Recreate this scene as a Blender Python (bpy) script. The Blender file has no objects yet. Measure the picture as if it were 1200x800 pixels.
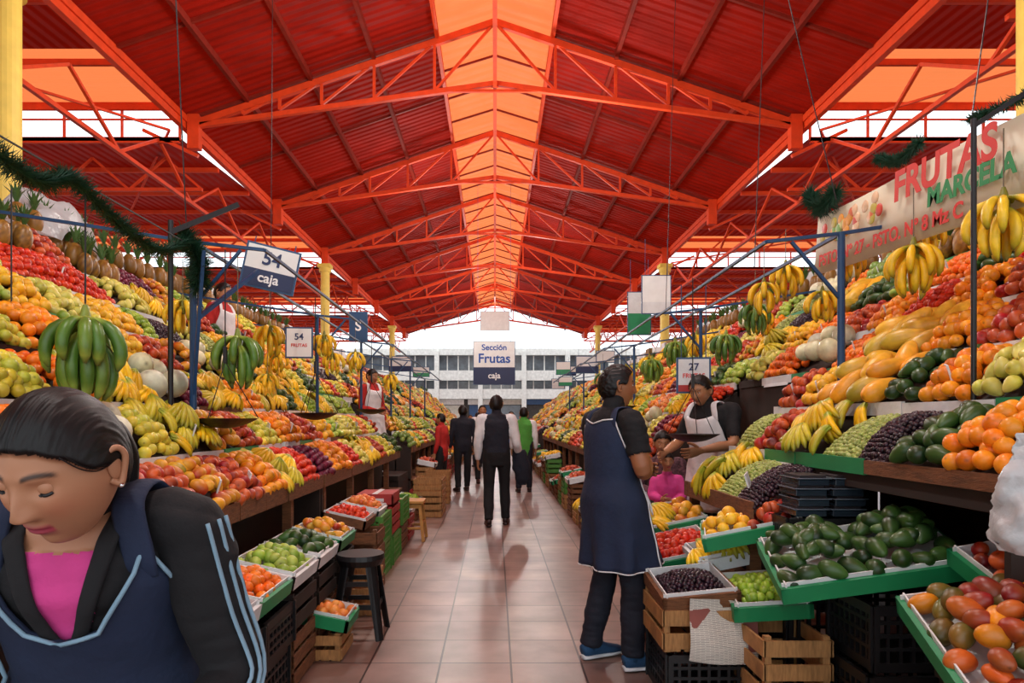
import bpy, math, random, numpy as np
from mathutils import Vector, Matrix, noise
random.seed(7); np.random.seed(7)
rng=np.random.default_rng(7)
pi=math.pi
def lin(c):
    if isinstance(c,str):
        c=[int(c[i:i+2],16)/255 for i in (0,2,4)]
    return tuple(((x/12.92) if x<=.04045 else ((x+.055)/1.055)**2.4) for x in c)
MATS={}
def mat(name,c,rough=.6,metal=0,var=.15,vscale=6,bump=0,bscale=40,transl=0,trans_c=None,spec=.5,attr=False,stretch=None,bdist=.02):
    if name in MATS: return MATS[name]
    m=bpy.data.materials.new(name); m.use_nodes=True; nt=m.node_tree; N=nt.nodes; L=nt.links
    b=N['Principled BSDF']; out=N['Material Output']
    tc=N.new('ShaderNodeTexCoord'); mp=N.new('ShaderNodeMapping'); L.new(tc.outputs['Object'],mp.inputs[0])
    if stretch: mp.inputs['Scale'].default_value=stretch
    nz=N.new('ShaderNodeTexNoise'); nz.inputs['Scale'].default_value=vscale; nz.inputs['Detail'].default_value=4
    L.new(mp.outputs[0],nz.inputs['Vector'])
    mr=N.new('ShaderNodeMapRange'); mr.inputs['From Min'].default_value=.3; mr.inputs['From Max'].default_value=.7
    mr.inputs['To Min'].default_value=1-var; mr.inputs['To Max'].default_value=1+var
    L.new(nz.outputs['Fac'],mr.inputs['Value'])
    mx=N.new('ShaderNodeMix'); mx.data_type='RGBA'; mx.blend_type='MULTIPLY'; mx.inputs[0].default_value=1
    if attr:
        at=N.new('ShaderNodeAttribute'); at.attribute_name='Col'; L.new(at.outputs['Color'],mx.inputs[6])
    else:
        mx.inputs[6].default_value=(*lin(c),1)
    L.new(mr.outputs[0],mx.inputs[7]); L.new(mx.outputs[2],b.inputs['Base Color'])
    b.inputs['Roughness'].default_value=rough; b.inputs['Metallic'].default_value=metal
    b.inputs['Specular IOR Level'].default_value=spec
    if bump:
        n2=N.new('ShaderNodeTexNoise'); n2.inputs['Scale'].default_value=bscale; n2.inputs['Detail'].default_value=5
        L.new(mp.outputs[0],n2.inputs['Vector'])
        bp=N.new('ShaderNodeBump'); bp.inputs['Strength'].default_value=bump; bp.inputs['Distance'].default_value=bdist
        L.new(n2.outputs['Fac'],bp.inputs['Height']); L.new(bp.outputs[0],b.inputs['Normal'])
    if transl:
        t=N.new('ShaderNodeBsdfTranslucent'); t.inputs[0].default_value=(*lin(trans_c or c),1)
        ms=N.new('ShaderNodeMixShader'); ms.inputs[0].default_value=transl
        L.new(b.outputs[0],ms.inputs[1]); L.new(t.outputs[0],ms.inputs[2]); L.new(ms.outputs[0],out.inputs[0])
    MATS[name]=m; return m

def link(o,parent=None):
    bpy.context.scene.collection.objects.link(o)
    if parent: o.parent=parent
    return o
def empty(name,loc=(0,0,0)):
    e=bpy.data.objects.new(name,None); e.empty_display_size=.1; e.location=loc; return link(e)

class Geo:
    def __init__(s): s.v=[];s.f=[];s.m=[]
    def add(s,V,F,mi=0):
        o=len(s.v); s.v.extend([tuple(x) for x in V]); s.f.extend([tuple(o+i for i in f) for f in F]); s.m.extend([mi]*len(F))
    def box(s,c,sz,mi=0,R=None):
        hx,hy,hz=sz[0]/2,sz[1]/2,sz[2]/2
        V=[Vector((x,y,z)) for x in(-hx,hx) for y in(-hy,hy) for z in(-hz,hz)]
        if R is not None: V=[R@v for v in V]
        c=Vector(c); V=[v+c for v in V]
        s.add(V,[(0,1,3,2),(4,6,7,5),(0,4,5,1),(2,3,7,6),(0,2,6,4),(1,5,7,3)],mi)
    def bar(s,p0,p1,w,h=None,mi=0,up=(0,0,1)):
        h=h or w; p0=Vector(p0);p1=Vector(p1); d=p1-p0; L=d.length
        if L<1e-6: return
        t=d/L; u=Vector(up)
        if abs(t.dot(u))>.98: u=Vector((0,1,0)) if abs(t.y)<.9 else Vector((1,0,0))
        a=t.cross(u).normalized(); b=a.cross(t)
        V=[p+a*i*w/2+b*j*h/2 for p in(p0,p1) for i,j in((-1,-1),(1,-1),(1,1),(-1,1))]
        s.add(V,[(3,2,1,0),(4,5,6,7),(0,1,5,4),(1,2,6,5),(2,3,7,6),(3,0,4,7)],mi)
    def tube(s,pts,rs,ref=(1,0,0),n=12,mi=0,cap=True):
        pts=[Vector(p) for p in pts]; ref=Vector(ref); K=len(pts); V=[];F=[]
        for i,p in enumerate(pts):
            t=(pts[min(i+1,K-1)]-pts[max(i-1,0)]).normalized()
            a=ref-t*ref.dot(t)
            if a.length<.15:
                q=Vector((0,1,0)) if abs(t.y)<.8 else Vector((0,0,1)); a=q-t*q.dot(t)
            a.normalize(); b=t.cross(a)
            r=rs[i] if not isinstance(rs,(int,float)) else rs
            rx,ry=(r,r) if isinstance(r,(int,float)) else r
            for k in range(n):
                an=2*pi*k/n; V.append(p+a*rx*math.cos(an)+b*ry*math.sin(an))
        for i in range(K-1):
            for k in range(n):
                k2=(k+1)%n; F.append((i*n+k,i*n+k2,(i+1)*n+k2,(i+1)*n+k))
        if cap:
            F.append(tuple(range(n-1,-1,-1))); F.append(tuple((K-1)*n+k for k in range(n)))
        s.add(V,F,mi)
    def cyl(s,p0,p1,r,n=12,mi=0,r2=None): s.tube([p0,p1],[r,r if r2 is None else r2],n=n,mi=mi)
    def sph(s,c,r,n=12,m=8,mi=0,sc=(1,1,1)):
        V=[];F=[]; c=Vector(c)
        V.append(c+Vector((0,0,r*sc[2])))
        for i in range(1,m):
            for k in range(n):
                a=pi*i/m;b=2*pi*k/n
                V.append(c+Vector((r*sc[0]*math.sin(a)*math.cos(b),r*sc[1]*math.sin(a)*math.sin(b),r*sc[2]*math.cos(a))))
        V.append(c-Vector((0,0,r*sc[2])))
        for k in range(n): F.append((0,1+k,1+(k+1)%n)); F.append((len(V)-1,1+(m-2)*n+(k+1)%n,1+(m-2)*n+k))
        for i in range(m-2):
            for k in range(n): F.append((1+i*n+k,1+(i+1)*n+k,1+(i+1)*n+(k+1)%n,1+i*n+(k+1)%n))
        s.add(V,F,mi)
    def obj(s,name,mats,smooth=False,parent=None,bevel=0,M=None):
        me=bpy.data.meshes.new(name); me.from_pydata(s.v,[],s.f)
        for m in mats: me.materials.append(m)
        me.polygons.foreach_set('material_index',s.m)
        if smooth: me.polygons.foreach_set('use_smooth',[True]*len(s.f))
        me.update(); o=bpy.data.objects.new(name,me); link(o,parent)
        if M is not None: o.matrix_world=M
        if bevel:
            b=o.modifiers.new('b','BEVEL'); b.width=bevel; b.segments=2; b.limit_method='ANGLE'
        return o

def resample(pts,rs,per=4):
    P=[Vector(p) for p in pts]; R=[(r,r) if isinstance(r,(int,float)) else tuple(r) for r in rs]
    oP=[];oR=[]; K=len(P)
    for i in range(K-1):
        p0=P[max(i-1,0)];p1=P[i];p2=P[i+1];p3=P[min(i+2,K-1)]
        for j in range(per):
            t=j/per
            oP.append(.5*((2*p1)+(p2-p0)*t+(2*p0-5*p1+4*p2-p3)*t*t+(3*p1-p0-3*p2+p3)*t**3))
            w=t*t*(3-2*t); oR.append(tuple(R[i][q]*(1-w)+R[i+1][q]*w for q in(0,1)))
    oP.append(P[-1]);oR.append(R[-1]); return oP,oR

# ------------------------------------------------------------------ materials
M_fruit=mat('fruit_skin','ffffff',rough=.38,attr=True,var=.14,vscale=25,spec=.45)
M_red=mat('red_painted_sheet','7c1006',rough=.7,var=.35,vscale=1.2,transl=.035,trans_c='ff2406',spec=.1)
M_red2=mat('dark_red_sheet','740f06',rough=.7,var=.35,vscale=1.0,transl=.035,trans_c='ff2408',spec=.1)
M_steel=mat('orange_red_steel','d84014',rough=.55,var=.12,spec=.3)
M_sky=mat('orange_fibreglass','a8401c',rough=.6,var=.35,vscale=1.1,transl=.38,trans_c='f08048',spec=.2)
M_yel=mat('yellow_paint','ecca58',rough=.5,var=.08)
M_white=mat('white_paint','e6e6e2',rough=.6,var=.06)
M_glass=mat('dark_window','26303a',rough=.2,var=.2)
M_blue=mat('blue_steel','17406a',rough=.45,var=.15)
M_navy=mat('navy_sign','14224e',rough=.5,var=.05)
M_black=mat('black_plastic','0e0e11',rough=.45,var=.1)
M_blackm=mat('black_steel','121216',rough=.5,var=.1)
M_wood=mat('rough_wood','6e4426',rough=.8,var=.35,vscale=14,bump=.3,stretch=(1,1,6))
M_wood2=mat('light_wood','a07242',rough=.75,var=.3,vscale=14,stretch=(6,1,1))
M_dwood=mat('dark_wood','281a13',rough=.8,var=.3)
M_paper=mat('white_paper_liner','d8dada',rough=.8,var=.08,bump=.4,bscale=12)
M_green=mat('green_plastic','188450',rough=.45,var=.1)
M_green2=mat('green_crate','4a8430',rough=.5,var=.12)
M_redb=mat('red_box','a42c28',rough=.6,var=.2)
M_card=mat('cardboard','8c683a',rough=.85,var=.15)
M_leaf=mat('garland_green','0d3a24',rough=.6,var=.3)
M_txtb=mat('blue_letters','1e50a0',rough=.6,var=.02)
M_txtr=mat('red_letters','d0281c',rough=.6,var=.02)
M_txtg=mat('green_letters','148444',rough=.6,var=.02)
M_txtw=mat('white_letters','f2f2f2',rough=.6,var=.02)
M_txtd=mat('dark_letters','20305c',rough=.6,var=.02)
M_bag=mat('plastic_bag','d0d4d6',rough=.3,var=.05,bump=.8,bscale=14,transl=.35,trans_c='e8e8e8')

def wavebump(m,direction='Y',scale=4,strength=.6):
    nt=m.node_tree;N=nt.nodes;L=nt.links;b=N['Principled BSDF']
    tc=N.new('ShaderNodeTexCoord'); w=N.new('ShaderNodeTexWave'); w.bands_direction=direction; w.inputs['Scale'].default_value=scale
    L.new(tc.outputs['Object'],w.inputs['Vector']); bp=N.new('ShaderNodeBump'); bp.inputs['Strength'].default_value=strength; bp.inputs['Distance'].default_value=.05
    L.new(w.outputs['Fac'],bp.inputs['Height']); L.new(bp.outputs[0],b.inputs['Normal'])
wavebump(M_red,'Y',1.6,1); wavebump(M_red2,'X',1.6,1); wavebump(M_sky,'Y',1.0,.8)

# ------------------------------------------------------------------ camera / light
cam=bpy.data.cameras.new('camera'); cam.lens=24; cam.sensor_width=36; cam.shift_x=20/1200; cam.shift_y=92/1200; cam.clip_end=300; cam.clip_start=.05
co=bpy.data.objects.new('camera',cam); link(co); co.location=(0,0,1.38); co.rotation_euler=(pi/2,0,0)
bpy.context.scene.camera=co
w=bpy.data.worlds.new('world'); bpy.context.scene.world=w; w.use_nodes=True
w.node_tree.nodes['Background'].inputs[0].default_value=(.88,.95,1,1); w.node_tree.nodes['Background'].inputs[1].default_value=1.9
sun=bpy.data.lights.new('sun','SUN'); sun.energy=4; sun.angle=.3; so=bpy.data.objects.new('sun',sun); link(so); so.rotation_euler=(.25,-.25,0)
try:
    bpy.context.scene.view_settings.view_transform='Standard'
except Exception: pass
for (x,y) in [(-1.2,1.5),(1.4,5),(-1.4,9),(1.4,13.5),(-1.4,19),(1.4,25),(-1.2,31),(0,38)]:  # added fill points that brighten the aisle and stalls, with no fixtures behind them
    l=bpy.data.lights.new('added_fill_light','POINT'); l.energy=340; l.shadow_soft_size=.15; l.color=(1,.97,.92)
    o=bpy.data.objects.new('added_fill_light',l); link(o); o.location=(x,y,6.1)

# ------------------------------------------------------------------ floor
fm=bpy.data.materials.new('floor_tiles'); fm.use_nodes=True; nt=fm.node_tree;N=nt.nodes;L=nt.links;b=N['Principled BSDF']
tc=N.new('ShaderNodeTexCoord'); mp=N.new('ShaderNodeMapping'); mp.inputs['Location'].default_value=(-.09,.12,0); L.new(tc.outputs['Object'],mp.inputs[0])
br=N.new('ShaderNodeTexBrick'); br.offset=0; br.inputs['Scale'].default_value=1; br.inputs['Brick Width'].default_value=.4; br.inputs['Row Height'].default_value=.4
br.inputs['Mortar Size'].default_value=.006; br.inputs['Mortar Smooth'].default_value=.1
br.inputs['Color1'].default_value=(*lin('93766b'),1); br.inputs['Color2'].default_value=(*lin('7e6158'),1); br.inputs['Mortar'].default_value=(*lin('382b27'),1)
L.new(mp.outputs[0],br.inputs['Vector'])
nz=N.new('ShaderNodeTexNoise'); nz.inputs['Scale'].default_value=2.6; nz.inputs['Detail'].default_value=9; L.new(tc.outputs['Object'],nz.inputs['Vector'])
mr=N.new('ShaderNodeMapRange'); mr.inputs['From Min'].default_value=.3; mr.inputs['From Max'].default_value=.7; mr.inputs['To Min'].default_value=.5; mr.inputs['To Max'].default_value=1.2; L.new(nz.outputs['Fac'],mr.inputs['Value'])
mx=N.new('ShaderNodeMix'); mx.data_type='RGBA'; mx.blend_type='MULTIPLY'; mx.inputs[0].default_value=1
L.new(br.outputs['Color'],mx.inputs[6]); L.new(mr.outputs[0],mx.inputs[7]); L.new(mx.outputs[2],b.inputs['Base Color'])
b.inputs['Roughness'].default_value=.34
bp=N.new('ShaderNodeBump'); bp.inputs['Strength'].default_value=.3; bp.inputs['Distance'].default_value=.01; bp.invert=True
L.new(br.outputs['Fac'],bp.inputs['Height']); L.new(bp.outputs[0],b.inputs['Normal'])
g=Geo(); g.box((0,22,-.05),(60,66,.1)); g.obj('floor',[fm])

# ------------------------------------------------------------------ roof
Y0,Y1=-4,46; EX=5.9; EZ=7.15; RX=1.1; RZ=8.78; AZ=9.15
for s,nm in((-1,'left'),(1,'right')):
    g=Geo(); g.add([(s*RX,Y0,RZ),(s*EX,Y0,EZ),(s*EX,Y1,EZ),(s*RX,Y1,RZ)],[(0,1,2,3)]); g.obj('ceiling_roof_'+nm,[M_red])
g=Geo(); g.add([(-RX,Y0,RZ+.02),(0,Y0,AZ),(0,Y1,AZ),(-RX,Y1,RZ+.02),(RX,Y0,RZ+.02),(RX,Y1,RZ+.02)],[(0,1,2,3),(1,4,5,2)]); g.obj('ceiling_skylight_strip',[M_sky])
g=Geo()
def rz(x): return AZ-(abs(x))*(AZ-EZ)/EX
for s in(-1,1):
    for x in (1.1,2.3,3.5,4.7,5.85): g.bar((s*x,Y0,rz(x)-.09),(s*x,Y1,rz(x)-.09),.07,.12,mi=0 if x in(1.1,5.85) else 1)
    g.bar((s*5.9,Y0,7.02),(s*5.9,Y1,7.02),.1,.25)
for y in np.arange(Y0+1,Y1,1.25):
    g.bar((-RX,y,RZ),(0,y,AZ-.03),.03,.04,mi=1); g.bar((RX,y,RZ),(0,y,AZ-.03),.03,.04,mi=1)
for y in np.arange(-2,Y1,2.5):
    for s in(-1,1): g.bar((s*RX,y,rz(RX)-.06),(s*5.8,y,rz(5.8)-.06),.05,.05,mi=1)
g.bar((0,Y0,7.72),(0,Y1,7.72),.07,.07); 
g.obj('ceiling_purlins',[M_steel,mat('dark_red_steel','7c1e10',var=.15,spec=.2)])
def truss(y):
    g=Geo(); W=.09
    bot=lambda x:7.78-abs(x)/5.65*.68
    nodes=[5.5,4.8,4.1,3.3,2.3,1.15,0]
    for s in(-1,1):
        g.bar((s*5.65,y,rz(5.65)-.2),(0,y,AZ-.2),W,W+.03)
        g.bar((s*5.65,y,6.98),(0,y,7.78),W,W)
        for i,x in enumerate(nodes):
            g.bar((s*x,y,rz(x)-.2),(s*x,y,bot(x)),.05,.05)
            if i<len(nodes)-1:
                x2=nodes[i+1]
                g.bar((s*x,y,bot(x)),(s*x2,y,rz(x2)-.2),.045,.045)
        g.box((s*5.72,y,6.85),(.22,.16,.65))
        g.bar((s*5.65,y,6.4),(s*6.7,y,6.9),.06,.06)
    g.bar((-1.15,y,bot(1.15)),(1.15,y,bot(1.15)),.05)
    g.obj('roof_truss',[M_steel])
for y in range(-2,46,5): truss(y)
teeth=[(-9,2),(2,13),(13,24),(24,35),(35,46)]
for s,nm in((-1,'left'),(1,'right')):
    g=Geo(); fr=Geo(); 
    for (a,b_) in teeth:
        x0,x1=s*6.0,s*19
        g.add([(x0,a,6.75),(x1,a,6.75),(x1,b_-2.2,7.25),(x0,b_-2.2,7.25)],[(0,1,2,3)],0)
        g.add([(x0,b_-2.2,7.25),(x1,b_-2.2,7.25),(x1,b_,7.42),(x0,b_,7.42)],[(0,1,2,3)],1)
        for x in np.arange(6.0,19.1,1.1): fr.bar((s*x,b_,6.7),(s*x,b_,7.45),.04)
        for z in(6.72,7.1,7.42): fr.bar((x0,b_,z),(x1,b_,z),.06 if z!=7.1 else .03,.08 if z!=7.1 else .03)
        for y in np.arange(a,b_,1.83):
            z=6.7+(y-a)/(b_-a)*.62; fr.bar((x0,y,z),(x1,y,z),.06,.1)
        for y in np.arange(a+1,b_,5):
            fr.bar((x0,y,6.1),(x1,y,6.1),.07)
            xs=np.arange(6,19,1.5)
            for i,x in enumerate(xs):
                fr.bar((s*x,y,6.1),(s*(x+.75),y,6.75),.045); fr.bar((s*(x+.75),y,6.75),(s*(x+1.5),y,6.1),.045)
        for x in (6.4,10.5,14.5):
            for k in range(4):
                ya=a+k*(b_-a)/4; yb=a+(k+1)*(b_-a)/4; ym=(ya+yb)/2
                fr.bar((s*x,ya,6.72),(s*x,ym,5.95),.05); fr.bar((s*x,ym,5.95),(s*x,yb,6.72),.05)
            fr.bar((s*x,a,5.95),(s*x,b_,5.95),.07)
        fr.bar((s*6.2,a,6.9),(s*14,b_,6.2),.04); fr.bar((s*14,a,6.2),(s*6.2,b_,6.9),.04)
    g.obj('ceiling_side_roof_'+nm,[M_red2,M_sky]); fr.obj('side_roof_framing_'+nm,[M_steel])
for s in(-1,1):
    for y in(8 if s<0 else 7.25,23,38):
        g=Geo(); x=s*5.72
        g.cyl((x,y,0),(x,y,.5),.24,20); g.cyl((x,y,.5),(x,y,6.5),.15,20); g.cyl((x,y,6.35),(x,y,6.5),.2,20); g.box((x,y,6.55),(.42,.42,.12))
        g.obj('yellow_column',[M_yel],smooth=False)

# ------------------------------------------------------------------ far building
g=Geo()
g.box((0,52,6.55),(22,.6,.5),0); g.box((0,52.1,1.6),(22,.3,3.2),3)
for z in(3.35,4.75): g.box((0,51.8,z),(22,.5,.75),0)
g.box((0,52.3,4.9),(22,.2,3.4),1)
for x in np.arange(-11,11.1,3.3): g.box((x,51.75,3.3),(.35,.5,6.6),0)
for x in np.arange(-11,11.1,.82): g.box((x,51.98,4.9),(.08,.1,3.4),0)
for i,x in enumerate(np.arange(-9.9,10,2.2)): g.box((x,51.9,1.3),(1.7,.1,2.4),[2,1,3,4][i%4]); g.box((x,51.85,2.75),(1.9,.1,.4),[0,4,2,0][i%4])
g.obj('wall_end_building',[mat('facade_white','c8c8c4'),mat('grey_window','566068',rough=.25,var=.35,vscale=2),M_blue,mat('shop_dark','302c28',var=.4),mat('facade_pale','b0aca0')])

# ------------------------------------------------------------------ fruit templates
def revolve(prof,n,t=None):
    V=[(0,0,prof[0][1])]
    for r,z in prof[1:-1]:
        for k in range(n): a=2*pi*k/n; V.append((r*math.cos(a),r*math.sin(a),z))
    V.append((0,0,prof[-1][1])); m=len(prof)-2; T=[]
    for k in range(n):
        T.append((0,1+(k+1)%n,1+k)); T.append((len(V)-1,1+(m-1)*n+k,1+(m-1)*n+(k+1)%n))
    for i in range(m-1):
        for k in range(n):
            a=1+i*n+k;b=1+i*n+(k+1)%n;c=1+(i+1)*n+(k+1)%n;d=1+(i+1)*n+k; T+= [(a,b,c),(a,c,d)]
    V=np.array(V,float);T=np.array(T,int)
    return V,T
def shape(kind,n,m):
    th=np.linspace(0,pi,m+1); r=np.sin(th); z=-np.cos(th)
    if kind=='apple': prof=list(zip(r*(1+.08*z),z*.88-np.where(np.abs(z)>.9,.12*np.sign(z),0)))
    elif kind=='pear': prof=list(zip(r*(.82-.28*z),z*1.15))
    elif kind=='avocado': prof=list(zip(r*(.72-.2*z),z*1.15))
    elif kind=='papaya': prof=list(zip(r*(.5-.1*z),z*1.1))
    elif kind=='mango': prof=list(zip(r*.78,z*1.0))
    elif kind=='melon': prof=list(zip(r*.92,z))
    else: prof=list(zip(r,z*.95))
    V,T=revolve(prof,n)
    t=np.clip(.5+.5*V[:,2]+.35*V[:,0],0,1)
    if kind=='mango': V[:,0]+= .12*(1-V[:,2]**2); V[:,1]*=.88
    k=np.zeros(len(V)); k[0]=.5; k[-1]=.7
    if kind in('papaya','avocado','mango'):
        V=V[:,[2,0,1]]
    if kind=='sphere': t=t*.6
    return V,T,t,k
def tubetpl(P,R,n):
    P=np.array(P);K=len(P);V=[];T=[]
    for i in range(K):
        t=P[min(i+1,K-1)]-P[max(i-1,0)]; t/=np.linalg.norm(t)
        a=np.array([0,1,0.])-t*t[1]; 
        if np.linalg.norm(a)<.2: a=np.array([1,0,0.])-t*t[0]
        a/=np.linalg.norm(a); b=np.cross(t,a)
        for k in range(n):
            an=2*pi*k/n; V.append(P[i]+R[i]*(a*math.cos(an)+b*math.sin(an)))
    for i in range(K-1):
        for k in range(n):
            a=i*n+k;b=i*n+(k+1)%n;c=(i+1)*n+(k+1)%n;d=(i+1)*n+k; T+=[(a,b,c),(a,c,d)]
    V=np.array(V);T=np.array(T); tt=np.repeat(np.linspace(0,1,K),n); return V,T,tt
def banana(L=.19,r=.018,n=6,K=8,th0=1.15,th1=-.25):
    u=np.linspace(0,1,K); th=th0+(th1-th0)*u; P=np.zeros((K,3)); 
    for i in range(1,K):
        P[i]=P[i-1]+np.array([math.sin(th[i]),0,-math.cos(th[i])])*L/(K-1)
    R=r*np.interp(u,[0,.15,.35,.7,.9,1],[.4,.6,1,1,.7,.25])
    V,T,t=tubetpl(P,R,n); k=np.where((t>.97),.8,0); tt=np.where(t<.2,1,np.where(t>.85,.5,0)).astype(float)
    return V,T,tt,k
def merge(parts):
    Vs=[];Ts=[];ts=[];ks=[];o=0
    for V,T,t,k in parts: Vs.append(V);Ts.append(T+o);ts.append(t);ks.append(k);o+=len(V)
    return np.vstack(Vs),np.vstack(Ts),np.concatenate(ts),np.concatenate(ks)
def rotz(a): c,s=math.cos(a),math.sin(a); return np.array([[c,-s,0],[s,c,0],[0,0,1.]])
def roty(a): c,s=math.cos(a),math.sin(a); return np.array([[c,0,s],[0,1,0],[-s,0,c]])
def rotx(a): c,s=math.cos(a),math.sin(a); return np.array([[1,0,0],[0,c,-s],[0,s,c]])
def bhand(num=7,n=6,K=8):
    parts=[]
    for i in range(num):
        a=(i/(num-1)-.5)*1.5
        V,T,t,k=banana(n=n,K=K,th0=1.75,th1=.75); V=V.copy(); V[:,2]+=.05+.012*(i%2)
        V=V@rotz(a).T; parts.append((V-np.array([.08,0,0]),T,t,k))
    return merge(parts)
def bbunch(num=14,L=.23,r=.022,n=8,K=9):
    parts=[]
    for i in range(num):
        a=2*pi*i/num*1.0+rng.uniform(-.2,.2); row=i%2
        V,T,t,k=banana(L*rng.uniform(.85,1.1),r*rng.uniform(.9,1.1),n,K,th0=1.55-.65*row+rng.uniform(-.1,.1),th1=-.35-.1*row); V=V.copy()
        V[:,0]+=.02; V[:,2]-=.05*row; t=t*1.0+.18*(i%3==0); parts.append((V@rotz(a).T,T,t,k))
    V,T,t=tubetpl([(0,0,.05),(0,0,.03),(0,0,-.02),(0,0,-.1)],[.008,.014,.026,.02],8); parts.append((V,T,t*0+1,t*0+.4))
    return merge(parts)
def pineapple(n,m):
    th=np.linspace(0,pi,m+1); V,T=revolve(list(zip(np.sin(th)**.8*.062,-np.cos(th)*.1)),n)
    ang=np.arctan2(V[:,1],V[:,0]); t=(.5+.5*np.sin(ang*6+V[:,2]*90))*1.0; k=(.5-.5*np.sin(ang*6-V[:,2]*90))*.35
    parts=[(V*(1+.05*(t[:,None]-.5)),T,t*.6,k)]
    for i in range(16):
        a=i*2.4; sp=.3+.7*(i/16); L=.16*(1.1-.4*i/16)
        d=np.array([math.cos(a),math.sin(a),0]); p=np.array([-math.sin(a),math.cos(a),0])
        b=np.array([0,0,.09]); m1=b+d*L*.35*sp+np.array([0,0,L*.6]); tip=b+d*L*.85*sp+np.array([0,0,L*.95])
        V=np.array([b-p*.012,b+p*.012,m1+p*.011,m1-p*.011,tip]); T=np.array([(0,1,2),(0,2,3),(3,2,4)])
        parts.append((V,T,np.full(5,2.),np.zeros(5)))
    return merge(parts)
TPL={}
def tpl(kind,lod):
    key=(kind,lod)
    if key in TPL: return TPL[key]
    n,m=[(18,12),(10,7),(7,5)][lod]
    if kind=='bhand': r=bhand([8,7,5][lod],[7,5,4][lod],[8,6,5][lod])
    elif kind=='pineapple': r=pineapple([18,12,8][lod],[14,9,6][lod])
    elif kind=='grape': r=shape('sphere',[9,6,5][lod],[6,4,4][lod])
    else: r=shape(kind,n,m)
    TPL[key]=r; return r
F={
'orange':('sphere',.038,.072,'r',['ee820c','f49a18','e8760c'],'f6a428'),
'tangerine':('sphere',.031,.058,'r',['ea600c','f07816'],'f48e24'),
'red_apple':('apple',.037,.070,'r',['8c101c','a81420','6a0a18','a41a1c','b8482c'],'d0602c'),
'tomato':('apple',.029,.054,'r',['c81c10','d02a14','b41810'],'dc4418'),
'green_apple':('apple',.036,.068,'r',['84ac30','9abc40','72982c'],'bccc5a'),
'guava':('sphere',.033,.062,'r',['e4cc38','d4c440','ecd448','bec040'],'c4c848'),
'granadilla':('sphere',.036,.068,'r',['f0ac1c','eab828'],'f6c438'),
'pear':('pear',.038,.072,'r',['d4cc50','c4c450'],'e4d874'),
'mango':('mango',.046,.078,'f',['e09418','c44c18','a42a1c','788028','e4a428'],'dca02c'),
'big_mango':('mango',.056,.092,'f',['a82a1c','3c5220','e48c14','84201c','4a5c20','d0581c','244218','8c1a1c'],'a86a28'),
'peach':('sphere',.034,.064,'r',['e47c34','d85c28'],'f0ac4c'),
'papaya':('papaya',.12,.12,'f',['ec9c20','dca82c','b8a434'],'f2b43c'),
'avocado':('avocado',.050,.080,'f',['1e3e16','2c4c1a','183414'],'40622a'),
'cherimoya':('sphere',.044,.082,'r',['6e8c40','7c9844'],'8ea858'),
'lime':('sphere',.024,.045,'r',['88b028','98b834','6c9420'],'b0c84e'),
'plum':('sphere',.029,.054,'r',['4a0c28','680f2c'],'822042'),
'purple_grape':('grape',.013,.022,'r',['1c0c18','2a1022','140a12'],'3c2030'),
'green_grape':('grape',.013,.022,'r',['a4b05c','8ea044'],'bcc474'),
'melon':('melon',.085,.165,'r',['e4e0b8','e0e0c4'],'d4d0a4'),
'banana':('bhand',1.0,.13,'b',['f4c41c','ecb818','f4cc30','c8b830'],'98a428'),
'pineapple':('pineapple',1.0,.15,'p',['8a5a20','9a6a24','6e4a1c'],'c49034'),
}
JIT=.11
class Pile:
    def __init__(s): s.V=[];s.T=[];s.C=[];s.n=0
    def put(s,tp,pos,R,sc,c1,c2):
        V,T,t,k=tp; m=len(pos); sc=np.asarray(sc); 
        W=np.einsum('nij,vj->nvi',R,V)*sc[:,None,None]+pos[:,None,:]
        tt=np.clip(t,0,1)[None,:,None]; C=c1[:,None,:]*(1-tt)+c2[:,None,:]*tt
        kk=k[None,:,None]; C=C*(1-kk)+np.array([.03,.018,.008])*kk
        if (t>1.5).any(): C[:,t>1.5]=np.array(lin('4a6a34'))
        nv=len(V); s.V.append(W.reshape(-1,3)); s.C.append(C.reshape(-1,3))
        s.T.append((T[None]+(np.arange(m)*nv)[:,None,None]).reshape(-1,3)+s.n); s.n+=m*nv
    def obj(s,name,parent=None):
        if not s.V: return
        V=np.vstack(s.V);T=np.vstack(s.T);C=np.vstack(s.C)
        me=bpy.data.meshes.new(name); me.vertices.add(len(V)); me.vertices.foreach_set('co',V.astype(np.float32).ravel())
        me.loops.add(len(T)*3); me.loops.foreach_set('vertex_index',T.astype(np.int32).ravel())
        me.polygons.add(len(T)); me.polygons.foreach_set('loop_start',np.arange(0,len(T)*3,3,dtype=np.int32)); 
        me.polygons.foreach_set('use_smooth',np.ones(len(T),bool))
        me.update(calc_edges=True)
        a=me.color_attributes.new('Col','FLOAT_COLOR','POINT'); a.data.foreach_set('color',np.hstack([C,np.ones((len(C),1))]).astype(np.float32).ravel())
        me.materials.append(M_fruit); me.validate()
        o=bpy.data.objects.new(name,me); return link(o,parent)
def randR(m):
    q=rng.normal(size=(m,4)); q/=np.linalg.norm(q,axis=1)[:,None]; w_,x,y,z=q.T
    return np.stack([np.stack([1-2*(y*y+z*z),2*(x*y-z*w_),2*(x*z+y*w_)],-1),np.stack([2*(x*y+z*w_),1-2*(x*x+z*z),2*(y*z-x*w_)],-1),np.stack([2*(x*z-y*w_),2*(y*z+x*w_),1-2*(x*x+y*y)],-1)],1)
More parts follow.
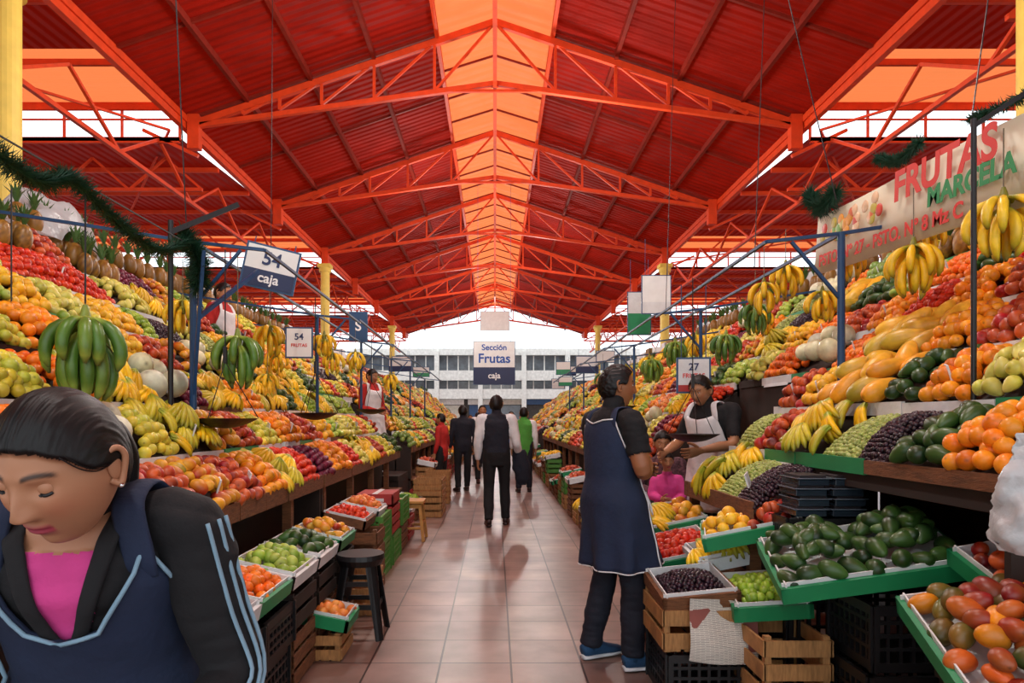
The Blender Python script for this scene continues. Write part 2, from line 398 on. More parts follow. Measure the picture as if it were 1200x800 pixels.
def fill(P,kind,o,A,B,la,lb,dome=.07,lod=0,scale=1.0,base=0):
    tk,sc,sp,ori,c1s,c2=F[kind]; sp=sp*scale; sc=sc*scale
    if lod==2 and kind in('purple_grape','green_grape'): sp*=1.8; sc*=1.8
    o=np.array(o,float);A=np.array(A,float);B=np.array(B,float);Nn=np.cross(A,B); 
    if Nn[2]<0: Nn=-Nn
    pts=[]; rows=max(1,int(lb/(sp*.87))); cols=max(1,int(la/sp))
    layers=[0] if kind in('papaya','melon','pineapple') else [0,1]
    for ly in layers:
        for j in range(rows):
            for i in range(cols):
                a=(i+.5+(.25 if (j+ly)%2 else -.25))/cols; b=(j+.5)/rows
                ed=min(a,1-a)*la/sp
                if ly==1 and (ed<1.2 or j==0 or j==rows-1): continue
                d=dome*(1-abs(2*a-1)**3)*(1-abs(2*b-1)**2.4)
                if ly==0 and len(layers)>1 and d>sp*.8 and (0<j<rows-1) and ed>2.0: d*=.6
                elif ly==1: d=d+sp*.12
                pts.append((a,b,d))
    pts=np.array(pts); m=len(pts)
    a=pts[:,0]*la+rng.normal(0,sp*JIT,m); b=pts[:,1]*lb+rng.normal(0,sp*JIT,m)
    rad=sp*.45
    if kind=='banana': rad=.01
    if kind=='pineapple': rad=.09
    h=base+rad+pts[:,2]+rng.normal(0,sp*.09,m)
    pos=o+a[:,None]*A+b[:,None]*B+h[:,None]*Nn
    if ori=='r': R=randR(m)
    else:
        F0=np.stack([A,B,Nn],1)
        if np.linalg.det(F0)<0: F0=np.stack([-A,B,Nn],1)
        R=[]
        for i in range(m):
            if ori=='f': r=rotz(rng.uniform(0,2*pi) if kind!='papaya' else pi/2+rng.normal(0,.3))@roty(rng.normal(0,.25))@rotx(rng.uniform(0,2*pi))
            elif ori=='b': r=rotz(-pi/2+rng.normal(0,.9))@roty(rng.normal(.1,.25))
            else: r=rotz(rng.uniform(0,6.28))@roty(rng.normal(0,.15))
            if ori=='p': R.append(r)
            else: R.append(F0@r)
        R=np.array(R)
    cl=np.array([lin(c) for c in c1s]); c1=cl[rng.integers(0,len(cl),m)]*rng.uniform(.7,1.15,(m,1)); c2=np.array(lin(c2))[None]*rng.uniform(.8,1.1,(m,1))
    if kind=='big_mango': c2=.5*c2+.5*c1
    P.put(tpl(tk,lod),pos,R,sc*rng.uniform(.84,1.13,m),c1,c2)

# ------------------------------------------------------------------ stalls
X0,Z0=1.38,.9; NT=7; DX=2.25/NT; DZ=1.9/NT; tilt=math.radians(33); SL=DX/math.cos(tilt)
near_L={0:[('mango',.9),('tangerine',.5),('red_apple',.6),('mango',.4),('red_apple',.45),('orange',.4),('banana',.35),('tomato',.5)],
1:[('orange',1.2),('tangerine',.35),('melon',.5),('guava',.35),('banana',.5),('mango',.4),('red_apple',.4),('guava',.6)],
2:[('guava',1.4),('guava',.5),('tangerine',.35),('banana',.6),('melon',.35),('plum',.35),('banana',.6)],
3:[('guava',1.2),('cherimoya',.5),('guava',.5),('orange',.4),('green_apple',.4),('granadilla',.4),('red_apple',.5)],
4:[('granadilla',1.0),('cherimoya',.6),('guava',.5),('green_apple',.4),('granadilla',.35),('pear',.5),('granadilla',.6)],
5:[('banana',1.4),('granadilla',.5),('banana',.5),('guava',.5),('tomato',1.2)],
6:[('banana',1.5),('pineapple',1.1),('banana',.5),('pineapple',.5),('red_apple',.5)]}
near_R={0:[('purple_grape',.32),('green_grape',.34),('banana',.5),('mango',.2)],
1:[('orange',.35),('avocado',.3),('purple_grape',.32),('green_grape',.35),('banana',.5),('red_apple',.35),('green_grape',.4)],
2:[('green_apple',.3),('pear',.35),('orange',.35),('avocado',.3),('papaya',.6),('granadilla',.35),('red_apple',.35)],
3:[('avocado',.3),('pear',.45),('red_apple',.35),('orange',.4),('papaya',.5),('tangerine',.5)],
4:[('red_apple',.3),('green_apple',.4),('avocado',.35),('red_apple',.35),('orange',.4),('tomato',.45),('orange',.4)],
5:[('guava',.3),('red_apple',.6),('green_apple',.35),('tomato',.4),('avocado',.4),('tangerine',.5)],
6:[('green_apple',.9),('guava',.4),('red_apple',.4),('green_apple',.45),('granadilla',.4)]}
kinds=['orange','tangerine','red_apple','red_apple','tomato','green_apple','green_apple','guava','guava','granadilla','pear','mango','peach','banana','banana','banana','papaya','avocado','avocado','cherimoya','orange','green_grape','red_apple','lime','plum','pear','purple_grape','pineapple','guava','melon']
def stall(side,d0,d1,spec=None,starts=None,ends=None,piles=None):
    s=side; g=Geo(); own=piles is None; 
    if own: piles={}
    edge=[0,3,2,2,3,2,2,1]; last=''
    starts=starts or [d0]*NT; ends=ends or [d1]*NT
    for i in range(NT):
        a0=starts[i]; e0=ends[i]
        x=X0+i*DX; z=Z0+i*DZ; Lx=DX; hz=Lx*math.tan(tilt)
        ym=(a0+e0)/2; yl=e0-a0
        g.bar((s*x,ym,z-.015),(s*(x+Lx+.03),ym,z+hz+.005),yl,.03,mi=1,up=(0,0,1))
        y=a0
        while y<e0-.01:
            sl=min(random.uniform(.4,.9),e0-y); ei=edge[random.randrange(8)] if i else 0
            g.box((s*(x-.012-.004*random.random()),y+sl/2,z-.005),(.02,sl-.01,.05+.03*random.random() if i else .1),mi=ei)
            if i and random.random()<.35: g.box((s*(x-.02),y+sl/2,z-.02),(.004,sl*.8,.07),2,R=Matrix.Rotation(s*.2,3,'Y'))
            y+=sl
        if i: g.box((s*(x+.01),ym,z-.06),(.02,yl,.1),mi=1)
        A=np.array([0,1,0.]); B=np.array([s*math.cos(tilt),0,math.sin(tilt)])
        y=a0; q=list(spec[i]) if spec else []
        while y<e0-.15:
            if q: k,l=q.pop(0)
            else:
                k=random.choice(kinds)
                while k==last: k=random.choice(kinds)
                l=random.uniform(.32,.7)
            last=k
            if i==0 and k=='pineapple': k='orange'
            if k=='pineapple' and i<5: k='granadilla'
            l=min(l,e0-y)
            if l<.18: break
            lod=0 if y<5.2 else (1 if y<11 else 2)
            P=piles.setdefault(k,Pile())
            fill(P,k,(s*(x+.0),y+.005,z+.0),A,B,l-.01,SL+.01,dome=random.uniform(.06,.1) if k!='pineapple' else 0,lod=lod)
            if random.random()<.35:
                g.box((s*(x+.02),y+l*.5,z+.15),(.008,.1,.075),2,R=Matrix.Rotation(s*-.3,3,'Y')@Matrix.Rotation(-s*.5,3,'Z'))
            y+=l
    for ye,st in((d0,[j for j in range(NT) if starts[j]<=d0+.01]),(d1,[j for j in range(NT) if ends[j]>=d1-.01])):
        prof=[]
        for j in st:
            x=X0+j*DX; z=Z0+j*DZ-.03; prof.append((s*x,z)); prof.append((s*(x+DX),z+DX*math.tan(tilt)))
        xs=prof[0][0]; xe=prof[-1][0]
        V=[(px,ye,pz) for px,pz in prof]+[(xe,ye,0),(xs,ye,0)]
        V2=[(a,b+.03*(1 if ye==d0 else -1),c) for a,b,c in V]; m=len(V)
        g.add(V+V2,[tuple(range(m)),tuple(range(2*m-1,m-1,-1))]+[(i,(i+1)%m,m+(i+1)%m,m+i) for i in range(m)],1)
    f0=starts[0]; f1=ends[0]
    g.box((s*(X0+.25),(f0+f1)/2,.45),(.02,f1-f0,.86),1)
    for yy in np.arange(f0+.1,f1,1.1): g.box((s*(X0+.03),yy,.43),(.06,.06,.86),0)
    g.box((s*(X0+.1),(f0+f1)/2,.4),(.3,f1-f0,.03),0)
    if ends[0]<d1-.1: g.box((s*(X0+3*DX),(ends[0]+d1)/2,(Z0+3*DZ)/2-.02),(.03,d1-ends[0],Z0+3*DZ-.04),1)
    bx=X0+NT*DX; bz=Z0+NT*DZ
    g.box((s*(bx+.05),(d0+d1)/2,(bz)/2),(.03,d1-d0,bz+.1),0)
    g.box((s*(bx+.25),(d0+d1)/2,bz-.05),(.45,d1-d0,.03),0)
    g.obj('fruit_stall',[M_wood,M_dwood,M_paper,M_green])
    if own:
        for k,P in piles.items(): P.obj(k+'_pile')
stall(-1,1.25,5.4,near_L)
stall(-1,5.45,11.1,ends=[9.8]*3+[11.1]*4)
stall(1,2.25,6.5,near_R,starts=[3.62]+[2.25]*6,ends=[4.9]*3+[6.5]*4)
stall(1,6.6,10.4)
farp={}
for s,rg in((-1,[(11.2,15.2),(15.3,19.5),(21.5,26),(26.1,31),(31.2,36)]),(1,[(10.5,14.8),(14.9,19.5),(21.5,26),(26.1,31),(31.2,36)])):
    for a,b_ in rg: stall(s,a,b_,piles=farp)
for k,P in farp.items(): P.obj(k+'_pile')

def jbox(name,c,sz,m,rz_=0,lid=True):
    g=Geo(); R=Matrix.Rotation(rz_,3,'Z'); t=.012
    x,y,z=sz
    for cc,ss in(((0,0,t/2),(x,y,t)),((x/2-t/2,0,z/2),(t,y,z)),((-x/2+t/2,0,z/2),(t,y,z)),((0,y/2-t/2,z/2),(x,t,z)),((0,-y/2+t/2,z/2),(x,t,z))):
        g.box(Vector(c)+R@Vector(cc),ss,0,R)
    if lid:
        g.box(Vector(c)+R@Vector((x*.25,0,z+.006)),(x*.49,y,.012),0,R); g.box(Vector(c)+R@Vector((-x*.25,0,z+.006)),(x*.49,y,.012),0,R)
        g.box(Vector(c)+R@Vector((0,0,z+.013)),(.05,y,.003),1,R)
    else:
        g.box(Vector(c)+R@Vector((x/2+.05,0,z-.03)),(.012,y,.14),0,R@Matrix.Rotation(.9,3,'Y'))
    g.box(Vector(c)+R@Vector((0,-y/2-.002,z*.55)),(x*.5,.004,z*.3),1,R)
    return g.obj(name,[m,M_paper])
bz=Z0+NT*DZ-.03
for s in(-1,1):
    y=2.9 if s<0 else 3.2
    while y<19:
        sz=(random.uniform(.3,.42),random.uniform(.3,.6),random.uniform(.2,.34))
        if random.random()<.8: jbox('storage_box',(s*3.9,y+sz[1]/2,bz),sz,random.choice([M_paper,M_white,M_card,M_paper,M_white]),0)
        y+=sz[1]+random.uniform(.02,.2)
P=Pile()
for s in(-1,1):
    pos=np.array([(s*rng.uniform(3.56,3.64),y,bz+.14) for y in np.arange(3.1,12,.2)]); m=len(pos)
    R=np.array([rotz(rng.uniform(0,6))@roty(rng.normal(0,.1)) for _ in range(m)]); cl=np.tile(np.array(lin('8a6024')),(m,1))*rng.uniform(.7,1.2,(m,1))
    P.put(tpl('pineapple',1),pos,R,np.ones(m)*1.0,cl,cl*1.6)
P.obj('pineapple_row')
def cloth(name,c,sz,m,seed=0,n=26,amp=.35):
    g=Geo(); V=[];Fc=[]
    for i in range(n):
        for j in range(n):
            u=i/(n-1)*2-1; v=j/(n-1)*2-1; r=max(0,1-(abs(u)**2.5+abs(v)**2.5)/1.1)
            h=r**.5*(1+amp*noise.noise(Vector((u*2.5+seed,v*2.5,seed)))+.2*amp*abs(noise.noise(Vector((u*7,v*7,seed)))))
            V.append((c[0]+u*sz[0]/2,c[1]+v*sz[1]/2,c[2]+h*sz[2]))
    for i in range(n-1):
        for j in range(n-1): Fc.append((i*n+j,(i+1)*n+j,(i+1)*n+j+1,i*n+j+1))
    g.add(V,Fc); return g.obj(name,[m],smooth=True)
cloth('white_plastic_sheet',(-3.75,4.4,bz+.05),(.55,1.3,.42),M_bag,3)
cloth('white_plastic_sheet',(-3.75,5.7,bz+.05),(.55,1.0,.38),M_bag,5)

# ------------------------------------------------------------------ trays & crates
def frame_of(yaw,tx,ty): return Matrix.Rotation(yaw,3,'Z')@Matrix.Rotation(ty,3,'Y')@Matrix.Rotation(tx,3,'X')
def tray(name,c,sz,m,kind,R,dome=.06,lod=0,rim=.05,scale=1,split=None):
    g=Geo(); c=Vector(c); x,y=sz; t=.02
    def bx(cc,ss,mi): g.box(c+R@Vector(cc),ss,mi,R)
    bx((0,0,0),(x,y,.015),1)
    for sx in(-1,1):
        bx((sx*x/2,0,rim/2),(t,y+t,rim+.02),0); bx((0,sx*y/2,rim/2),(x+t,t,rim+.02),0)
        bx((sx*(x/2-.015),0,rim/2+.012),(.006,y,rim+.03),1); bx((0,sx*(y/2-.015),rim/2+.012),(x,.006,rim+.03),1)
    g.obj(name,[m,M_paper])
    ks=[kind] if isinstance(kind,str) else kind; n=len(ks)
    for i,k in enumerate(ks):
        P=Pile(); o=c+R@Vector((-x/2+.02+i*(x-.04)/n,-y/2+.02,.01)); fill(P,k,o,R@Vector((1,0,0)),R@Vector((0,1,0)),(x-.04)/n,y-.04,dome=dome,lod=lod,scale=scale); P.obj(k.replace('big_','')+'_pile')
def wcrate(name,c,sz,m=None,slats=3,yaw=0,t=.012):
    g=Geo(); R=Matrix.Rotation(yaw,3,'Z'); c=Vector(c); x,y,z=sz
    def bx(cc,ss): g.box(c+R@Vector(cc),ss,0,R)
    for sx in(-1,1):
        for sy in(-1,1): bx((sx*(x/2-.02),sy*(y/2-.02),z/2),(.03,.03,z))
    for k in range(slats):
        zz=z*(k+.5)/slats; hh=z/slats*.68
        for s in(-1,1): bx((s*x/2,0,zz),(t,y+t,hh)); bx((0,s*y/2,zz),(x,t,hh))
    for k in range(4): bx((-x/2+x*(k+.5)/4,0,.01),(x/4*.8,y,t))
    return g.obj(name,[m or M_wood])
def pcrate(name,c,sz,m,yaw=0):
    g=Geo(); R=Matrix.Rotation(yaw,3,'Z'); c=Vector(c); x,y,z=sz
    def bx(cc,ss): g.box(c+R@Vector(cc),ss,0,R)
    for s in(-1,1):
        for zz,h in((.02,.04),(z-.02,.04),(z*.35,.015),(z*.55,.015),(z*.75,.015)):
            bx((s*x/2,0,zz),(.02,y+.02,h)); bx((0,s*y/2,zz),(x+.02,.02,h))
        for k in range(9):
            bx((s*x/2,-y/2+y*k/8,z/2),(.016,.014 if 0<k<8 else .04,z)); bx((-x/2+x*k/8,s*y/2,z/2),(.014 if 0<k<8 else .04,.016,z))
        bx((s*(x/2-.012),0,z/2),(.004,y,z*.9)); 
    bx((0,0,.01),(x,y,.02)); return g.obj(name,[m])
pcrate('black_plastic_crate',(1.03,3.5,0),(.38,.42,.25),M_black)
wcrate('wooden_crate',(1.0,3.5,.26),(.38,.42,.22),M_wood2,2)
tray('produce_tray',(1.0,3.5,.5),(.36,.4),M_wood,'purple_grape',frame_of(0,.12,-.1),dome=.07)
wcrate('wooden_crate',(1.34,3.2,0),(.3,.36,.42),M_wood2,4)
tray('produce_tray',(1.34,3.42,.48),(.34,.42),M_green,'lime',frame_of(-.15,.15,-.1),dome=.06)
tray('produce_tray',(1.13,4.2,.56),(.42,.5),M_green,'tomato',frame_of(0,.12,-.2),dome=.06); wcrate('wooden_crate',(1.13,4.25,0),(.4,.5,.5),M_wood,4)
tray('produce_tray',(1.27,3.86,.6),(.3,.3),M_paper,'banana',frame_of(0,.1,-.2),dome=.03)
wcrate('wooden_crate',(1.3,3.88,.0),(.28,.26,.5),M_wood,4)
tray('produce_tray',(1.6,3.02,.75),(.72,.5),M_green,['avocado','avocado'],frame_of(-.22,.24,-.2),dome=.12)
tray('produce_tray',(1.38,3.66,.78),(.5,.3),M_green,['granadilla','red_apple'],frame_of(-.3,.15,-.25),dome=.07)
tray('produce_tray',(1.22,4.7,.68),(.36,.5),M_green,['banana','mango'],frame_of(0,.12,-.2),dome=.05); wcrate('wooden_crate',(1.2,4.75,0),(.34,.44,.6),M_wood,4)
pcrate('black_plastic_crate',(1.74,2.95,0),(.44,.36,.34),M_black); pcrate('black_plastic_crate',(1.76,2.97,.35),(.42,.36,.27),M_black)
tray('produce_tray',(1.82,2.08,.68),(.85,.62),M_green,'big_mango',frame_of(-.25,.3,-.2),dome=.13,scale=.92)
tray('produce_tray',(1.98,2.5,.82),(.42,.3),M_green,['red_apple','granadilla'],frame_of(-.1,.3,-.2),dome=.05)
jbox('cardboard_box',(1.5,2.6,0),(.46,.28,.26),M_card,.1,False); jbox('cardboard_box',(1.9,2.2,0),(.6,.5,.42),M_card,-.1); 
wcrate('wooden_crate',(2.0,2.62,.0),(.44,.26,.66),M_dwood,6)
pcrate('black_plastic_crate',(1.62,3.42,.0),(.38,.2,.9),M_black)
P=Pile(); pos=np.array([(1.27,2.92,.09),(1.38,2.94,.1)]); P.put(tpl('pineapple',0),pos,np.array([rotz(.4)@roty(1.3),rotz(-.7)@roty(1.4)]),np.ones(2),np.tile(lin('7a5424'),(2,1)),np.tile(lin('b88838'),(2,1))); P.obj('pineapple')
P=Pile(); fill(P,'mango',(1.35,2.5,.14),(1,0,0),(0,1,0),.3,.2,dome=.05); P.obj('mango_pile')
nm=bpy.data.materials.new('newsprint'); nm.use_nodes=True; nt=nm.node_tree;N=nt.nodes;L=nt.links
tc=N.new('ShaderNodeTexCoord'); b1=N.new('ShaderNodeTexBrick'); b1.inputs['Scale'].default_value=1; b1.inputs['Brick Width'].default_value=.045; b1.inputs['Row Height'].default_value=.006; b1.inputs['Mortar Size'].default_value=.0018
b1.inputs['Color1'].default_value=(.16,.15,.14,1); b1.inputs['Color2'].default_value=(.4,.34,.3,1); b1.inputs['Mortar'].default_value=(.68,.64,.56,1)
mp=N.new('ShaderNodeMapping'); mp.inputs['Rotation'].default_value=(pi/2,0,0); L.new(tc.outputs['Object'],mp.inputs[0]); L.new(mp.outputs[0],b1.inputs['Vector'])
vz=N.new('ShaderNodeTexVoronoi'); vz.distance='CHEBYCHEV'; vz.inputs['Scale'].default_value=11; L.new(mp.outputs[0],vz.inputs['Vector'])
cr=N.new('ShaderNodeValToRGB'); cr.color_ramp.interpolation='CONSTANT'; cr.color_ramp.elements[0].position=0; cr.color_ramp.elements[0].color=(0,0,0,1); cr.color_ramp.elements[1].position=.78; cr.color_ramp.elements[1].color=(1,1,1,1)
sp_=N.new('ShaderNodeSeparateColor'); L.new(vz.outputs['Color'],sp_.inputs[0]); L.new(sp_.outputs[0],cr.inputs[0])
mx=N.new('ShaderNodeMix'); mx.data_type='RGBA'; L.new(cr.outputs[0],mx.inputs[0]); L.new(b1.outputs['Color'],mx.inputs[6]); mx.inputs[7].default_value=(*lin('8c5048'),1)
L.new(mx.outputs[2],N['Principled BSDF'].inputs['Base Color']); N['Principled BSDF'].inputs['Roughness'].default_value=.9
g=Geo(); V=[];Fc=[];n=16
for i in range(n):
    for j in range(n):
        u=i/(n-1);v=j/(n-1)
        V.append((.92+u*.33+.01*v,3.265-.02*math.sin(u*5+v*2)-.03*(1-v)-.015*math.sin(v*6),.24+v*.29-.03*u))
for i in range(n-1):
    for j in range(n-1): Fc.append((i*n+j,(i+1)*n+j,(i+1)*n+j+1,i*n+j+1))
g.add(V,Fc); g.obj('newspaper',[nm],smooth=True)
g=Geo()
M_clear=mat('clear_plastic','56606a',rough=.15,var=.1)
for k in range(4):
    for j in range(2):
        x=1.54+.012*(k%2)+j*.18; y=3.42; z=.925+k*.05
        g.box((x,y,z),(.15,.2,.03),1); g.box((x,y,z+.02),(.17,.22,.006),0); g.box((x,y,z+.029),(.13,.18,.014),2)
g.obj('plastic_punnet_stack',[M_clear,M_glass,mat('figs','1c1216',var=.5,vscale=40)],bevel=.005)
g=Geo(); g.tube(*resample([(1.62,2.1,1.34),(1.62,2.1,1.26),(1.62,2.1,1.14),(1.62,2.1,1.02),(1.62,2.1,.97)],[.012,.025,.07,.085,.05],8),n=36); o=g.obj('plastic_bag',[M_bag],smooth=True)
for v in o.data.vertices: v.co+=Vector((1,1,0))*.05*noise.noise(v.co*12)+Vector((.012,-.012,0))*noise.noise(v.co*40)
xs=-1.2
for y,k,m in((2.75,'tangerine',M_paper),(3.2,'tangerine',M_green),(3.7,'green_apple',M_paper),(4.2,'avocado',M_paper),(4.75,'mango',M_green),(5.6,'tomato',M_wood),(6.2,'peach',M_paper)):
    tray('produce_tray',(xs,y,.56),(.34,.44),m,k,frame_of(0,0,.22),dome=.06,lod=0 if y<5 else 1)
for y in(2.75,3.2): pcrate('black_plastic_crate',(xs-.02,y,0),(.36,.42,.27),M_black); 
for y in(2.78,3.22,): pcrate('black_plastic_crate',(xs-.0,y,.275),(.36,.42,.2),M_black)
for y in(3.7,4.2,4.75): wcrate('wooden_crate',(xs,y,0),(.34,.42,.28),M_wood,3); wcrate('wooden_crate',(xs,y,.285),(.34,.42,.2),M_dwood,2)
wcrate('wooden_crate',(-.98,4.95,0),(.28,.3,.42),M_wood2,4); wcrate('wooden_crate',(-1.1,5.5,0),(.36,.34,.52),M_wood,4)
tray('produce_tray',(-.98,4.05,.2),(.26,.3),M_green,'peach',frame_of(0,0,.2),dome=.03,lod=0); wcrate('wooden_crate',(-1.0,4.05,0),(.24,.3,.16),M_wood2,2)
for i,(y,z,m) in enumerate(((6.1,0,M_green2),(6.1,.28,M_green2),(6.75,0,M_green2),(6.75,.28,M_redb),(7.4,0,M_wood),(7.4,.28,M_green2),(8.0,0,M_redb))):
    (pcrate if m is M_green2 else wcrate)('green_plastic_crate' if m is M_green2 else 'wooden_crate',(-1.17,y,z),(.38,.5,.27),m)
jbox('cardboard_box',(-1.15,6.75,.56),(.35,.45,.1),M_redb,0,True)
for y in(9.8,10.2,11.4): wcrate('wooden_crate',(-.95,y,0),(.4,.34,.3),M_wood2,3); wcrate('wooden_crate',(-.95,y,.3),(.4,.34,.25),M_wood2,3)
for s in(-1,1):
    y=8.6 if s<0 else 6.9
    while y<30:
        z=0
        for k in range(random.randint(1,2)):
            m=random.choice([M_green2,M_wood,M_redb,M_wood2,M_card,M_wood]); h=random.uniform(.2,.3)
            nm_={'green_crate':'green_plastic_crate','cardboard':'cardboard_box'}.get(m.name,'wooden_crate')
            wcrate(nm_,(s*1.22,y,z),(.3,.42,h),m,3); z+=h+.005
        if random.random()<.8: tray('produce_tray',(s*1.2,y,z+.02),(.32,.42),random.choice([M_green,M_paper]),random.choice(['orange','tomato','banana','lime','mango','red_apple']),frame_of(0,0,-s*.2),dome=.05,lod=2)
        y+=random.uniform(.5,1.0)
g=Geo(); cx,cy=-.87,4.42
g.cyl((cx,cy,.49),(cx,cy,.52),.155,28,r2=.15); g.cyl((cx,cy,.45),(cx,cy,.49),.135,28,r2=.155)
for a in range(4):
    an=pi/4+a*pi/2; d=Vector((math.cos(an),math.sin(an),0)); g.tube([Vector((cx,cy,.47))+d*.115,Vector((cx,cy,0))+d*.21],[(.045,.012),(.03,.012)],ref=Vector((-d.y,d.x,0)),n=10)
for zz,rr in((.2,.175),(.34,.14)):
    pts=[Vector((cx+rr*math.cos(pi/4+k*pi/2),cy+rr*math.sin(pi/4+k*pi/2),zz)) for k in range(5)]
    for k in range(4): g.bar(pts[k],pts[k+1],.012,.03)
g.obj('plastic_stool',[M_black])
def wstool(c,h=.46,w=.3,name='wooden_stool',z0=0):
    g=Geo(); cx,cy=c; g.box((cx,cy,z0+h-.015),(w,w,.03))
    for sx in(-1,1):
        for sy in(-1,1): g.bar((cx+sx*w*.36,cy+sy*w*.36,z0+h-.03),(cx+sx*w*.5,cy+sy*w*.5,z0),.035)
    for sx in(-1,1):
        g.bar((cx+sx*w*.44,cy-w*.44,z0+.2),(cx+sx*w*.44,cy+w*.44,z0+.2),.02,.03); g.bar((cx-w*.44,cy+sx*w*.44,z0+.15),(cx+w*.44,cy+sx*w*.44,z0+.15),.02,.03)
        g.box((cx,cy+sx*w*.4,z0+h-.06),(w*.8,.02,.05))
    g.obj(name,[mat('stool_wood','b88340',rough=.6,var=.2,vscale=12)],bevel=.004)
wstool((-.98,7.9),.46,.34)

# ------------------------------------------------------------------ frames, signs, hanging things
def text(s,size,M,mt,parent,name='lettering',al='CENTER',bold=0):
    c=bpy.data.curves.new(name,'FONT'); c.body=s; c.size=size; c.extrude=.001; c.align_x=al; c.align_y='CENTER'; c.offset=bold
    c.materials.append(mt); o=bpy.data.objects.new(name,c); link(o,parent); o.matrix_world=M; return o
def signboard(name,c,w_,h,yaw=0,roll=0,top=M_white,bot=M_navy,split=.4,lines=(),hang=0):
    R=(Matrix.Rotation(yaw,4,'Z')@Matrix.Rotation(roll,4,'Y')); T=Matrix.Translation(Vector(c))
    e=empty(name); g=Geo()
    g.box((0,0,h*split/2),(w_,.02,h*(1-split))); g.box((0,0,-h/2+h*split/2),(w_,.02,h*split),1)
    g.box((0,.004,0),(w_+.03,.02,h+.03),2)
    if hang:
        for sx in(-1,1): g.cyl((sx*w_*.4,0,h/2),(sx*w_*.4,0,h/2+hang),.004,6,mi=2)
    o=g.obj('panel',[top,bot,M_blue],parent=e); o.matrix_world=T@R
    for s,sz,z,mt in lines:
        text(s,sz,T@R@Matrix.Translation((0,-.013,z*h))@Matrix.Rotation(pi/2,4,'X'),mt,e,bold=sz*.02)
signboard('hanging_sign_frutas',(-.02,20,3.05),1.2,1.25,lines=(('Sección',.24,.36,M_txtb),('Frutas',.38,.1,M_txtb),('caja',.24,-.3,M_txtw)),hang=4.6)
signboard('hanging_sign_stall_number',(-1.66,5.05,2.5),.36,.3,yaw=.25,roll=.2,split=.42,lines=(('54',.14,.2,M_txtd),('caja',.1,-.28,M_txtw)),hang=.06)
signboard('white_hanging_sign',(-1.95,6.8,2.15),.24,.28,yaw=.1,bot=M_white,lines=(('54',.09,.2,M_txtd),('FRUTAS',.045,-.1,M_txtr)))
signboard('blue_hanging_sign',(-2.0,10,2.75),.24,.4,top=M_blue,bot=M_blue,lines=(('S',.2,.0,M_txtw),),hang=.1)
signboard('hanging_price_sign',(1.6,5.5,1.74),.24,.26,yaw=-.15,split=.2,top=M_paper,bot=M_redb,lines=(('27',.08,.25,M_txtd),('FRUTAS',.05,-.02,M_txtr)),hang=.6)
signboard('hanging_banner_green',(2.6,12.3,3.3),.4,.75,top=M_paper,bot=M_green,split=.5,hang=.6)
signboard('hanging_banner_white',(2.6,11,3.4),.45,.6,top=M_white,bot=M_paper,split=.3,hang=.6)
signboard('hanging_banner_white',(0,36,6.6),1.5,1.0,top=M_white,bot=M_white,split=.3,hang=.8)
for i in range(9):
    s=random.choice((-1,1)); y=random.uniform(12,30)
    signboard('hanging_stall_sign',(s*random.uniform(1.8,2.4),y,random.uniform(2.2,2.9)),random.uniform(.3,.45),random.uniform(.2,.35),yaw=random.uniform(-.2,.2),top=random.choice([M_white,M_paper]),bot=random.choice([M_navy,M_paper,M_green]),hang=.15)
g=Geo()
def post(x,y,z0,z1,m=0,r=.018): g.cyl((x,y,z0),(x,y,z1),r,10,mi=m)
for s in(-1,1):
    X=1.9 if s<0 else 2.08
    ys=[4.3,7.3,9.7,12.5,15.3,18.5] if s<0 else [4.1,6.9,10.2,13.0,16,19]
    for i,y in enumerate(ys):
        post(s*X,y,0 ,2.5,0,.018 if i else .022)
        g.bar((s*X,y,2.5),(s*(X+1.6),y,2.75),.02,.02,0); g.bar((s*X,y,2.5),(s*(X-.45),y,2.45),.02,.02,0)
        if i<len(ys)-1:
            g.bar((s*X,y,2.5),(s*X,ys[i+1],2.48),.02,.02,0); g.bar((s*(X-.45),y,2.45),(s*(X-.45),ys[i+1],2.42),.018,.018,0)
            g.bar((s*X,y,2.1),(s*(X-.3),y,2.45),.018,.018,0)
g.bar((-1.9,4.3,2.0),(-1.7,4.9,2.45),.025); g.bar((-1.9,4.3,1.5),(-1.75,4.1,2.4),.02)
g.obj('blue_stall_frame',[M_blue])
g=Geo()
for (x,y,z0,z1) in((-1.9,4.0,1.3,2.55),(-2.55,3.6,1.9,2.6),(-1.83,3.05,1.9,2.42),(-2.4,2.9,1.8,2.5)): g.cyl((x,y,z0),(x,y,z1),.016 if x>-1.95 and y>3.5 else .004,8)
g.bar((-1.9,4.0,2.48),(-1.6,4.25,2.72),.03); g.bar((-1.83,2.2,2.43),(-1.83,4.2,2.43),.006)
g.cyl((2.02,2.88,1.4),(2.02,2.88,2.65),.011,10); g.bar((2.02,2.88,2.62),(2.3,2.88,2.8),.02)
g.obj('black_rod_frame',[M_blackm])
g=Geo()
for p0,p1 in(((-1.9,4.2,2.6),(-1.75,3.4,7)),((2.2,4.4,2.8),(2.0,6,7.5)),((1.9,5,2.5),(3.2,8,7.5)),((-2.3,7,2.5),(-2.6,8,7.5)),((2.0,8,2.6),(2.4,9,7.6)),((2.3,3.3,2.8),(4.6,6,7))): g.cyl(p0,p1,.004,6)
g.obj('suspension_wire',[M_blackm])
e=empty('frutas_banner'); g=Geo(); n=24; V=[];Fc=[]; Xb=2.3
for i in range(n+1):
    u=i/n; y=4.92-u*2.8; x=Xb+.015*math.sin(u*9)
    zt=2.84-u*.16; V+=[(x+.03,y,zt),(x,y,zt-.42)]
for i in range(n): a=2*i; Fc.append((a,a+1,a+3,a+2))
